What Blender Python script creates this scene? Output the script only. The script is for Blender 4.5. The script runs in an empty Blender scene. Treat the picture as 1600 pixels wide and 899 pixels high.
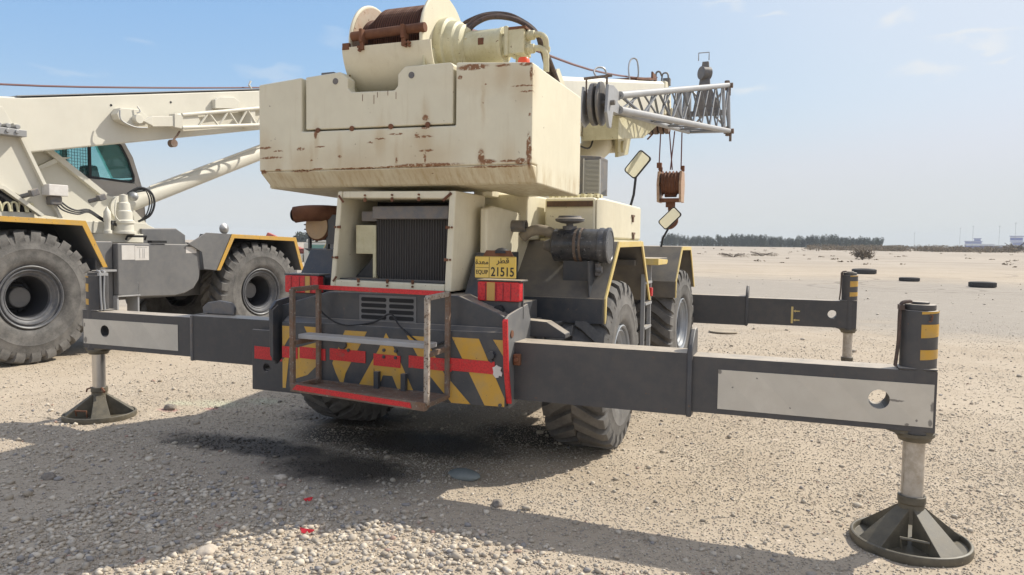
import bpy, bmesh, math, random
import numpy as np
from mathutils import Vector, Matrix, noise
R = math.radians
random.seed(7)
scene = bpy.context.scene
col = scene.collection

# ---------------------------------------------------------------- camera
def make_camera():
    pi, ro, ya = R(3.376), R(.711), R(-21.137)
    c, s = math.cos(ya), math.sin(ya)
    F = Vector((s, c, 0)); Rt = Vector((c, -s, 0)); U = Vector((0, 0, 1))
    F2 = F * math.cos(pi) - U * math.sin(pi); U2 = F * math.sin(pi) + U * math.cos(pi)
    Rc = Rt * math.cos(ro) + U2 * math.sin(ro); Uc = -Rt * math.sin(ro) + U2 * math.cos(ro)
    cam = bpy.data.cameras.new('camera'); o = bpy.data.objects.new('camera', cam)
    col.objects.link(o)
    o.matrix_world = Matrix(((Rc.x, Uc.x, -F2.x, 2.9), (Rc.y, Uc.y, -F2.y, -4.836), (Rc.z, Uc.z, -F2.z, 1.8), (0, 0, 0, 1)))
    cam.sensor_width = 36; cam.lens = 1141.779 / 1600 * 36
    cam.clip_start = .05; cam.clip_end = 6000
    scene.camera = o
make_camera()

# ---------------------------------------------------------------- world, sun, exposure
SUN = Vector((.66, .77, 1.0)).normalized()
world = bpy.data.worlds.new('World'); scene.world = world; world.use_nodes = True
def make_world():
    nt = world.node_tree; nt.nodes.clear()
    out = nt.nodes.new('ShaderNodeOutputWorld'); bg = nt.nodes.new('ShaderNodeBackground')
    sky = nt.nodes.new('ShaderNodeTexSky'); sky.sky_type = 'NISHITA'; sky.sun_disc = False
    sky.sun_elevation = math.asin(SUN.z); sky.sun_rotation = math.atan2(SUN.x, SUN.y)
    sky.altitude = 0; sky.air_density = 1.0; sky.dust_density = .35; sky.ozone_density = 1.5
    # thin cloud wisps, laid out by direction on the sky
    tc = nt.nodes.new('ShaderNodeTexCoord')
    nz = nt.nodes.new('ShaderNodeTexNoise'); nz.inputs['Scale'].default_value = 16; nz.inputs['Detail'].default_value = 5
    mp = nt.nodes.new('ShaderNodeMapping'); mp.inputs['Scale'].default_value = (1, 1, 2.5)
    nt.links.new(tc.outputs['Generated'], mp.inputs[0]); nt.links.new(mp.outputs[0], nz.inputs['Vector'])
    sub = nt.nodes.new('ShaderNodeVectorMath'); sub.operation = 'SUBTRACT'; sub.inputs[1].default_value = (.5, .5, .5)
    nt.links.new(nz.outputs['Color'], sub.inputs[0])
    sc = nt.nodes.new('ShaderNodeVectorMath'); sc.operation = 'SCALE'; sc.inputs['Scale'].default_value = .07
    nt.links.new(sub.outputs[0], sc.inputs[0])
    add = nt.nodes.new('ShaderNodeVectorMath'); nt.links.new(tc.outputs['Generated'], add.inputs[0]); nt.links.new(sc.outputs[0], add.inputs[1])
    last = None
    for (d, rh, rv, k) in CLOUDS:
        d = Vector(d).normalized(); h = Vector((d.y, -d.x, 0)).normalized(); v = d.cross(h)
        s1 = nt.nodes.new('ShaderNodeVectorMath'); s1.operation = 'SUBTRACT'; s1.inputs[1].default_value = d
        nt.links.new(add.outputs[0], s1.inputs[0])
        a = nt.nodes.new('ShaderNodeVectorMath'); a.operation = 'DOT_PRODUCT'; a.inputs[1].default_value = h / rh
        b = nt.nodes.new('ShaderNodeVectorMath'); b.operation = 'DOT_PRODUCT'; b.inputs[1].default_value = v / rv
        cc = nt.nodes.new('ShaderNodeVectorMath'); cc.operation = 'DOT_PRODUCT'; cc.inputs[1].default_value = d
        for q in (a, b, cc): nt.links.new(s1.outputs[0], q.inputs[0])
        cb = nt.nodes.new('ShaderNodeCombineXYZ')
        for i, q in enumerate((a, b, cc)): nt.links.new(q.outputs['Value'], cb.inputs[i])
        ln = nt.nodes.new('ShaderNodeVectorMath'); ln.operation = 'LENGTH'; nt.links.new(cb.outputs[0], ln.inputs[0])
        mr = nt.nodes.new('ShaderNodeMapRange'); mr.interpolation_type = 'SMOOTHSTEP'
        mr.inputs['From Min'].default_value = 1.3; mr.inputs['From Max'].default_value = .1; mr.inputs['To Max'].default_value = k
        nt.links.new(ln.outputs['Value'], mr.inputs['Value'])
        if last is None: last = mr.outputs[0]
        else:
            m = nt.nodes.new('ShaderNodeMath'); m.operation = 'MAXIMUM'
            nt.links.new(last, m.inputs[0]); nt.links.new(mr.outputs[0], m.inputs[1]); last = m.outputs[0]
    mix = nt.nodes.new('ShaderNodeMix'); mix.data_type = 'RGBA'
    nt.links.new(last, mix.inputs[0]); mix.inputs[7].default_value = (5.0, 5.0, 4.9, 1)
# the camera's tone response rolls the bright sky off, channel by channel
    sp_ = nt.nodes.new('ShaderNodeSeparateColor'); cm = nt.nodes.new('ShaderNodeCombineColor'); nt.links.new(sky.outputs[0], sp_.inputs[0])
    for i, (g, k) in enumerate(((.78, 1.02), (.50, 1.66), (.22, 3.3))):
        p = nt.nodes.new('ShaderNodeMath'); p.operation = 'POWER'; p.inputs[1].default_value = g; nt.links.new(sp_.outputs[i], p.inputs[0])
        q = nt.nodes.new('ShaderNodeMath'); q.operation = 'MULTIPLY'; q.inputs[1].default_value = k; nt.links.new(p.outputs[0], q.inputs[0]); r_ = nt.nodes.new('ShaderNodeMath'); r_.operation = 'SMOOTH_MIN'; r_.inputs[1].default_value = (3.9, 4.1, 4.75)[i]; r_.inputs[2].default_value = .5; nt.links.new(q.outputs[0], r_.inputs[0]); nt.links.new(r_.outputs[0], cm.inputs[i])
    hz_ = nt.nodes.new('ShaderNodeVectorMath'); hz_.operation = 'DOT_PRODUCT'; hz_.inputs[1].default_value = SUN; nt.links.new(tc.outputs['Generated'], hz_.inputs[0])
    hm_ = nt.nodes.new('ShaderNodeMapRange'); hm_.interpolation_type = 'SMOOTHSTEP'; hm_.inputs['From Min'].default_value = .38; hm_.inputs['From Max'].default_value = .95; hm_.inputs['To Max'].default_value = .9
    nt.links.new(hz_.outputs['Value'], hm_.inputs['Value'])
    glow = nt.nodes.new('ShaderNodeMix'); glow.data_type = 'RGBA'; nt.links.new(hm_.outputs[0], glow.inputs[0]); nt.links.new(cm.outputs[0], glow.inputs[6]); glow.inputs[7].default_value = (4.5, 4.75, 5.3, 1)
    sx = nt.nodes.new('ShaderNodeSeparateXYZ'); nt.links.new(tc.outputs['Generated'], sx.inputs[0])
    hh = nt.nodes.new('ShaderNodeMapRange'); hh.interpolation_type = 'SMOOTHSTEP'; hh.inputs['From Min'].default_value = .20; hh.inputs['From Max'].default_value = -.02; hh.inputs['To Max'].default_value = .95; nt.links.new(sx.outputs[2], hh.inputs['Value'])
    hmix = nt.nodes.new('ShaderNodeMix'); hmix.data_type = 'RGBA'; nt.links.new(hh.outputs[0], hmix.inputs[0]); nt.links.new(glow.outputs[2], hmix.inputs[6]); hmix.inputs[7].default_value = (3.95, 4.05, 3.85, 1)
    nt.links.new(hmix.outputs[2], mix.inputs[6])
    # added fill light: unseen sky behind and above the photographer mixed towards warm white
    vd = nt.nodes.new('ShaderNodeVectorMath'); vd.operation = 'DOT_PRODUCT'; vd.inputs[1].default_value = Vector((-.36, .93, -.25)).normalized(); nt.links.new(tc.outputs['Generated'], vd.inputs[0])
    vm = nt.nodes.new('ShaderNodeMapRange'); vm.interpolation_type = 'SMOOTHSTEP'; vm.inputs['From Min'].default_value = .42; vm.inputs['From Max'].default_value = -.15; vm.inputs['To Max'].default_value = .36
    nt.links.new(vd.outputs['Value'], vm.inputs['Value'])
    sky_fill = nt.nodes.new('ShaderNodeMix'); sky_fill.data_type = 'RGBA'; nt.links.new(vm.outputs[0], sky_fill.inputs[0]); nt.links.new(mix.outputs[2], sky_fill.inputs[6]); sky_fill.inputs[7].default_value = (6.6, 5.9, 5.2, 1)
    nt.links.new(sky_fill.outputs[2], bg.inputs[0]); bg.inputs[1].default_value = SKY_STRENGTH
    nt.links.new(bg.outputs[0], out.inputs[0])
SKY_STRENGTH = .10; SKY_TINT = (1.45, 1.4, 1.38)
def cdir(px, py):
    M = scene.camera.matrix_world.to_3x3()
    return tuple((M @ Vector(((px - 800) / 1141.8, -(py - 449.5) / 1141.8, -1))).normalized())
CLOUDS = [(cdir(1403, 36), .022, .009, .55), (cdir(1527, 58), .042, .007, .5), (cdir(1450, 108), .034, .011, .5),
          (cdir(1567, 89), .02, .005, .4), (cdir(1207, 21), .02, .005, .4), (cdir(1170, 133), .03, .008, .45),
          (cdir(110, 112), .04, .008, .16), (cdir(425, 118), .04, .01, .22), (cdir(228, 62), .02, .008, .14), (cdir(525, 60), .03, .01, .12),
          (cdir(1130, 8), .02, .006, .3)]
make_world()
sl = bpy.data.lights.new('sun', 'SUN'); sl.energy = 2.95; sl.angle = R(.53); sl.color = (1, .94, .83)
so = bpy.data.objects.new('sun', sl); col.objects.link(so); so.rotation_euler = SUN.to_track_quat('Z', 'Y').to_euler(); so.location = (10, 10, 20)
vs = scene.view_settings; vs.view_transform = 'Standard'; vs.look = 'None'; vs.gamma = 1; vs.use_curve_mapping = False; vs.exposure = .85
scene.render.engine = 'CYCLES'

# ---------------------------------------------------------------- materials
class N:
    def __init__(s, name):
        s.m = bpy.data.materials.new(name); s.m.use_nodes = True; s.t = s.m.node_tree
        s.b = s.t.nodes['Principled BSDF']; s.o = s.t.nodes['Material Output']
        s.co = s.t.nodes.new('ShaderNodeTexCoord').outputs['Object']
    def n(s, typ, **kw):
        x = s.t.nodes.new(typ)
        for k, v in kw.items(): setattr(x, k, v)
        return x
    def l(s, a, b): s.t.links.new(a, b)
    def val(s, inp, v):
        if hasattr(v, 'is_output') or isinstance(v, bpy.types.NodeSocket): s.l(v, inp)
        else: inp.default_value = v
    def noise(s, scale, detail=4, rough=.55, vec=None, stretch=None, dist=0):
        x = s.n('ShaderNodeTexNoise'); x.inputs['Scale'].default_value = scale; x.inputs['Detail'].default_value = detail
        x.inputs['Roughness'].default_value = rough; x.inputs['Distortion'].default_value = dist
        v = vec or s.co
        if stretch:
            mp = s.n('ShaderNodeMapping'); mp.inputs['Scale'].default_value = stretch; s.l(v, mp.inputs[0]); v = mp.outputs[0]
        s.l(v, x.inputs['Vector']); return x.outputs['Fac']
    def ramp(s, fac, a, b, lo=0, hi=1, smooth=True):
        x = s.n('ShaderNodeMapRange'); x.interpolation_type = 'SMOOTHSTEP' if smooth else 'LINEAR'
        x.inputs['From Min'].default_value = a; x.inputs['From Max'].default_value = b
        x.inputs['To Min'].default_value = lo; x.inputs['To Max'].default_value = hi; s.l(fac, x.inputs['Value']); return x.outputs[0]
    def math(s, op, a, b=0.0):
        x = s.n('ShaderNodeMath', operation=op); s.val(x.inputs[0], a); s.val(x.inputs[1], b); return x.outputs[0]
    def mix(s, f, a, b, mode='MIX'):
        x = s.n('ShaderNodeMix', data_type='RGBA', blend_type=mode); s.val(x.inputs[0], f)
        for i, v in ((6, a), (7, b)):
            if isinstance(v, tuple): v = (v + (1,))[:4]
            s.val(x.inputs[i], v)
        return x.outputs[2]
    def bump(s, h, strength=.3, dist=.01):
        x = s.n('ShaderNodeBump'); x.inputs['Strength'].default_value = strength; x.inputs['Distance'].default_value = dist
        s.l(h, x.inputs['Height']); s.l(x.outputs[0], s.b.inputs['Normal'])
    def set(s, colr=None, rough=None, metal=None, spec=None):
        if colr is not None: s.val(s.b.inputs['Base Color'], (colr + (1,))[:4] if isinstance(colr, tuple) else colr)
        if rough is not None: s.val(s.b.inputs['Roughness'], rough)
        if metal is not None: s.val(s.b.inputs['Metallic'], metal)
        if spec is not None: s.val(s.b.inputs['Specular IOR Level'], spec)
        return s.m
    def sep(s, v=None):
        x = s.n('ShaderNodeSeparateXYZ'); s.l(v or s.co, x.inputs[0]); return x.outputs
    def blobs(s, pts, wob=.03, wscale=18, edge=.25):
        """pts: (x,y,z,rx,ry,rz) patches of a surface defect with noisy outlines"""
        nz = s.n('ShaderNodeTexNoise'); nz.inputs['Scale'].default_value = wscale; nz.inputs['Detail'].default_value = 5; nz.inputs['Roughness'].default_value = .7
        s.l(s.co, nz.inputs['Vector'])
        a = s.n('ShaderNodeVectorMath', operation='SUBTRACT'); a.inputs[1].default_value = (.5, .5, .5); s.l(nz.outputs['Color'], a.inputs[0])
        b = s.n('ShaderNodeVectorMath', operation='SCALE'); b.inputs['Scale'].default_value = wob; s.l(a.outputs[0], b.inputs[0])
        c = s.n('ShaderNodeVectorMath', operation='ADD'); s.l(s.co, c.inputs[0]); s.l(b.outputs[0], c.inputs[1])
        last = None
        for (x, y, z, rx, ry, rz) in pts:
            d = s.n('ShaderNodeVectorMath', operation='SUBTRACT'); d.inputs[1].default_value = (x, y, z); s.l(c.outputs[0], d.inputs[0])
            e = s.n('ShaderNodeVectorMath', operation='MULTIPLY'); e.inputs[1].default_value = (1 / rx, 1 / ry, 1 / rz); s.l(d.outputs[0], e.inputs[0])
            f = s.n('ShaderNodeVectorMath', operation='LENGTH'); s.l(e.outputs[0], f.inputs[0])
            g = s.ramp(f.outputs['Value'], 1 + edge, 1 - edge)
            last = g if last is None else s.math('MAXIMUM', last, g)
        return last

def paint(name, base, dust=.3, dustcol=(.42, .36, .28), chips=.0, chipcol=(.12, .045, .02), rough=.5, var=.08, scale=1.0, streak=.0, streakcol=(.33, .24, .12), extra=None, top=0):
    s = N(name)
    big = s.noise(1.7 * scale, 5); mid = s.noise(9 * scale, 6, .65); fine = s.noise(70 * scale, 3, .7)
    c = s.mix(s.ramp(big, .3, .7), tuple(b * (1 - var) for b in base), tuple(min(1, b * (1 + var)) for b in base))
    dm = s.math('MULTIPLY', s.ramp(s.math('ADD', mid, s.math('MULTIPLY', big, .5)), .55, .95), dust)
    c = s.mix(dm, c, dustcol)
    c = s.mix(s.math('MULTIPLY', fine, .12 * (dust > 0)), c, dustcol)
    if streak:
        st = s.noise(6, 5, .7, stretch=(5, 5, .35))
        c = s.mix(s.math('MULTIPLY', s.ramp(st, .52, .78), streak), c, streakcol)
    r = s.math('ADD', s.math('MULTIPLY', mid, .3), rough - .12)
    if extra: c = extra(s, c)
    if top:
        g = s.n('ShaderNodeNewGeometry'); nz_ = s.sep(g.outputs['True Normal'])[2]
        c = s.mix(s.math('MULTIPLY', s.ramp(nz_, .75, .97), s.math('MULTIPLY', s.ramp(mid, .2, .6, .6, 1), top)), c, (.50, .43, .34))
    if chips:
        ch = s.ramp(s.noise(24 * scale, 6, .7, dist=.4), .69 - chips * .1, .71 - chips * .1)
        c = s.mix(ch, c, chipcol); r = s.mix(ch, r, (.9, .9, .9))
    s.bump(s.math('ADD', mid, s.math('MULTIPLY', fine, .3)), .12, .004)
    return s.set(c, r)

M = {}
CREAM = (.70, .655, .50)
def cw_extra(s, c):
    y = -.02
    rust = [(x, y, z, rx, .08, rz) for (x, z, rx, rz) in [
        (-1.11, 2.55, .07, .012), (-.98, 2.52, .05, .008), (-1.05, 2.47, .12, .012), (-1.13, 2.36, .04, .02), (-.98, 2.37, .04, .012),
        (-.76, 2.53, .04, .02), (-.62, 2.64, .016, .05), (-.58, 2.54, .05, .008), (-.75, 2.36, .12, .012), (-.6, 2.37, .06, .009), (-.25, 2.365, .25, .008),
        (.05, 2.37, .1, .008), (.35, 2.375, .3, .017), (.1, 2.61, .07, .01), (-.04, 2.58, .05, .008), (-.13, 2.555, .03, .008),
        (.33, 2.58, .08, .011), (.27, 2.6, .02, .02), (.35, 2.48, .06, .012), (.34, 2.65, .035, .02), (.34, 2.72, .03, .03), (.34, 2.43, .012, .05),
        (.79, 2.42, .03, .07), (.84, 2.385, .07, .022), (.1, 2.42, .01, .03), (1.09, 2.38, .05, .03), (1.0, 2.385, .07, .012), (.9, 2.35, .25, .008),
        (1.15, 2.45, .02, .16), (.72, 3.055, .13, .028), (.95, 3.05, .06, .012), (1.12, 3.05, .05, .022), (1.16, 2.98, .012, .06), (1.13, 2.86, .05, .008), (1.1, 2.9, .09, .005),
        (.62, 2.99, .02, .02), (-.4, 2.46, .02, .012), (.82, 2.93, .007, .007), (.8, 2.8, .006, .006), (1.155, 2.7, .012, .02), (-.66, 2.44, .012, .01)]]
    m = s.blobs([(a, b, c_, max(d * .9, .007), e, max(f * .75, .006)) for (a, b, c_, d, e, f) in rust], .03, 34, .25)
    m = s.math('MULTIPLY', m, s.ramp(s.noise(38, 5, .75), .40, .47))
    stain = s.blobs([(x, y, z - rz, rx * .7 + .01, .09, .13) for (x, y2, z, rx, ry, rz) in rust[::2]], .06, 9, .9)
    c = s.mix(s.math('MULTIPLY', stain, .34), c, (.42, .27, .11))
    old = s.blobs([(.2, y, 2.5, .45, .1, .1), (-.6, y, 2.45, .3, .1, .09), (.85, y, 2.98, .3, .1, .1), (-.1, y, 2.2, 1.1, .2, .12)], .3, 4, .8)
    c = s.mix(s.math('MULTIPLY', old, .22), c, (.45, .31, .14))
    v = s.sep(); low = s.ramp(v[2], 2.42, 2.30); st = s.noise(7, 5, .75, stretch=(4, 1, .25))
    c = s.mix(s.math('MULTIPLY', s.math('MULTIPLY', low, s.ramp(st, .42, .68)), .55), c, (.40, .28, .12))
    return s.mix(m, c, s.mix(s.noise(60, 4), (.32, .14, .05), (.13, .062, .028)))
M['cream'] = paint('cream_paint', CREAM, dust=.2, dustcol=(.52, .45, .33), chips=.12, var=.06, streak=.25, streakcol=(.40, .32, .18))
M['cream_cw'] = paint('weathered_cream_paint', CREAM, dust=.16, dustcol=(.52, .46, .35), chips=.05, var=.05, streak=.22, streakcol=(.45, .36, .2), extra=cw_extra)
M['cream_oily'] = paint('oily_cream_paint', (.62, .58, .40), dust=.35, dustcol=(.33, .28, .11), chips=.45, var=.1, streak=.35, streakcol=(.28, .22, .08))
M['white'] = paint('offwhite_paint', (.64, .615, .53), dust=.14, dustcol=(.55, .5, .4), var=.04, streak=.12, streakcol=(.45, .4, .3))
M['navy'] = paint('blue_grey_paint', (.040, .047, .060), dust=.35, dustcol=(.13, .115, .095), chips=.3, chipcol=(.15, .12, .1), rough=.42, streak=.15, streakcol=(.14, .12, .1), top=.55)
M['beam'] = paint('grey_beam_paint', (.052, .054, .060), dust=.35, dustcol=(.12, .105, .09), chips=.28, chipcol=(.15, .1, .07), rough=.5, streak=.2, streakcol=(.13, .11, .09), top=.85)
M['deck'] = paint('dusty_deck_paint', (.105, .10, .095), dust=.55, dustcol=(.24, .205, .155), rough=.7, scale=.45, streak=.4, streakcol=(.2, .16, .12), top=.85)
M['tank'] = paint('grey_tank_paint', (.125, .128, .135), dust=.22, dustcol=(.27, .25, .22), rough=.55, top=.55)
M['yellow'] = paint('yellow_paint', (.60, .335, .035), dust=.5, dustcol=(.36, .27, .14), chips=.5, chipcol=(.05, .045, .045), rough=.5)
def panel_extra(s, c):
    w = s.n('ShaderNodeTexWave', wave_type='BANDS', bands_direction='DIAGONAL'); w.inputs['Scale'].default_value = 1.4; w.inputs['Distortion'].default_value = 0
    mp = s.n('ShaderNodeMapping'); mp.inputs['Scale'].default_value = (1, 0, 1); s.l(s.co, mp.inputs[0]); s.l(mp.outputs[0], w.inputs['Vector'])
    c = s.mix(s.ramp(w.outputs['Fac'], .45, .55, 0, .16), c, (.42, .40, .35))
    k = s.blobs([(2.55, 0, .9, .006, .2, .005), (2.7, 0, .97, .005, .2, .005), (2.9, 0, .80, .006, .2, .006), (3.55, 0, .76, .012, .2, .008), (3.6, 0, .79, .006, .2, .008), (3.68, 0, .88, .012, .2, .03), (3.67, 0, .78, .01, .2, .02), (3.48, 0, .9, .05, .2, .006),
                 (-3.66, .37, .8, .02, .2, .03), (-3.67, .37, .95, .01, .2, .02), (2.47, 0, 1.0, .014, .2, .014)], .02, 30, .3)
    return s.mix(s.math('MULTIPLY', k, .8), c, (.13, .12, .11))
M['palebeam'] = paint('pale_reflective_sheet', (.60, .56, .48), dust=.4, dustcol=(.50, .45, .37), rough=.4, extra=panel_extra)
M['rim'] = paint('dark_rim_paint', (.075, .08, .092), dust=.35, dustcol=(.22, .21, .2), rough=.45, scale=2)
M['rimlight'] = paint('pale_rim_paint', (.30, .33, .37), dust=.35, dustcol=(.3, .28, .25), rough=.45, scale=2)
M['hubdark'] = N('hub_shade_and_rib_paint').set((.035, .036, .042), .6)  # near-black: shade inside the rim put into the colour; also colours lens ribs
M['rust'] = paint('rusted_steel', (.13, .05, .025), dust=.35, dustcol=(.26, .13, .07), rough=.85, var=.3, scale=2)
M['rustbar'] = paint('worn_step_steel', (.17, .14, .115), dust=.7, dustcol=(.16, .075, .035), chips=.8, chipcol=(.33, .30, .26), rough=.7, var=.3, scale=2)
M['paintbar'] = paint('scratched_pale_steel', (.42, .39, .34), dust=.6, dustcol=(.2, .12, .07), chips=1.2, chipcol=(.09, .05, .03), rough=.6, var=.2, scale=2)
M['steel'] = N('worn_steel').set((.34, .34, .34), .45, .6)
M['chrome'] = N('piston_chrome').set((.55, .53, .50), .3, .9)
M['chromedirty'] = paint('oiled_piston_steel', (.55, .50, .43), dust=.55, dustcol=(.22, .16, .09), rough=.3, var=.2, scale=2, streak=.7, streakcol=(.12, .08, .04))
M['float'] = paint('oily_float_steel', (.085, .075, .055), dust=.6, dustcol=(.17, .145, .10), chips=.3, chipcol=(.35, .3, .22), rough=.5, scale=2)
M['black'] = N('black_rubber').set((.02, .02, .022), .6)
M['hose'] = paint('dusty_rubber_hose', (.045, .035, .032), dust=.6, dustcol=(.16, .10, .075), rough=.7, scale=3)
M['dark'] = N('dark_interior').set((.012, .012, .014), .8)
M['galv'] = paint('galvanised_grey_paint', (.33, .34, .355), dust=.3, dustcol=(.3, .28, .25), rough=.45, scale=2, var=.1, top=.55)
M['jiblace'] = paint('dark_jib_paint', (.13, .145, .17), dust=.3, dustcol=(.26, .25, .24), rough=.5, scale=2)  # jib lacing, a darker blue-grey than the chords
M['darkgrey'] = paint('machinery_grey', (.12, .125, .135), dust=.5, dustcol=(.25, .2, .15), rough=.55, scale=2, top=.55)
M['amber'] = N('orange_lens').set((.85, .09, .02), .35)
M['alu'] = N('cooler_fins').set((.42, .42, .42), .4, .5)

def red_mat(name, cell):
    s = N(name)
    v = s.n('ShaderNodeTexVoronoi'); v.inputs['Scale'].default_value = cell; s.l(s.co, v.inputs['Vector'])
    d = s.noise(12, 5, .7)
    c = s.mix(s.ramp(v.outputs['Distance'], .1, .7), (.42, .010, .018), (.60, .022, .028))
    c = s.mix(s.ramp(d, .54, .70, 0, .6), c, (.22, .10, .08))
    return s.set(c, .38)
M['red'] = red_mat('red_reflective_tape', 90)
M['redlens'] = red_mat('red_lamp_lens', 60)
M['amberlens'] = N('faded_amber_lens').set((.50, .30, .08), .4)

def tyre_mat():
    s = N('dusty_tyre_rubber'); a = s.noise(5, 6, .6); b = s.noise(40, 4, .7); v = s.sep()
    c = s.mix(s.ramp(a, .3, .72), (.06, .059, .059), (.165, .158, .15))
    c = s.mix(s.math('MULTIPLY', b, .4), c, (.22, .205, .185))
    s.bump(s.math('ADD', a, b), .25, .004)
    return s.set(c, .85)
M['tyre'] = tyre_mat()
M['oldtyre'] = N('old_tyre_rubber').set((.05, .047, .045), .85)
def rope_mat():
    s = N('rusty_wire_rope'); w = s.n('ShaderNodeTexWave', wave_type='BANDS', bands_direction='X'); w.inputs['Scale'].default_value = 16; w.inputs['Distortion'].default_value = .3
    s.l(s.co, w.inputs['Vector']); a = s.noise(14, 4)
    c = s.mix(w.outputs['Fac'], (.05, .022, .015), (.20, .085, .05)); c = s.mix(s.math('MULTIPLY', a, .5), c, (.10, .045, .03))
    s.bump(w.outputs['Fac'], .8, .01); return s.set(c, .8)
M['ropedrum'] = rope_mat()
M['rope'] = N('wire_rope').set((.15, .06, .055), .6)
def radiator_mat():
    s = N('radiator_core'); w = s.n('ShaderNodeTexWave', wave_type='BANDS', bands_direction='X'); w.inputs['Scale'].default_value = 14
    s.l(s.co, w.inputs['Vector']); z = s.noise(8, 4)
    c = s.mix(w.outputs['Fac'], (.012, .011, .012), (.075, .068, .066)); c = s.mix(s.math('MULTIPLY', z, .35), c, (.08, .07, .06))
    s.bump(w.outputs['Fac'], 1, .02); return s.set(c, .7)
M['radiator'] = radiator_mat()
def glass_mat():
    s = N('teal_tinted_glass'); t = s.n('ShaderNodeBsdfTransparent'); t.inputs[0].default_value = (.64, .88, .88, 1)
    g = s.n('ShaderNodeBsdfGlossy'); g.inputs['Roughness'].default_value = .03; g.inputs[0].default_value = (.8, .95, .95, 1)
    d = s.n('ShaderNodeBsdfDiffuse'); d.inputs[0].default_value = (.20, .42, .42, 1)
    m1 = s.n('ShaderNodeMixShader'); m1.inputs[0].default_value = .15; s.l(t.outputs[0], m1.inputs[1]); s.l(d.outputs[0], m1.inputs[2])
    f = s.n('ShaderNodeFresnel'); f.inputs[0].default_value = 1.45; m2 = s.n('ShaderNodeMixShader'); s.l(f.outputs[0], m2.inputs[0]); s.l(m1.outputs[0], m2.inputs[1]); s.l(g.outputs[0], m2.inputs[2]); s.l(m2.outputs[0], s.o.inputs[0])
    return s.m
M['glass'] = glass_mat()
M['mirror'] = N('mirror_glass').set((.62, .64, .66), .02, 1.0)
M['plate'] = paint('yellow_number_plate', (.70, .47, .06), dust=.25, dustcol=(.6, .5, .3), rough=.4)
M['ink'] = N('black_print').set((.02, .018, .015), .5)
M['paper'] = paint('faded_white_sticker', (.68, .66, .63), dust=.4, dustcol=(.5, .45, .4))
M['yfade'] = paint('worn_yellow_paint', (.62, .46, .13), dust=.5, dustcol=(.55, .47, .3), chips=.5, chipcol=(.2, .1, .05), rough=.6)

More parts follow.
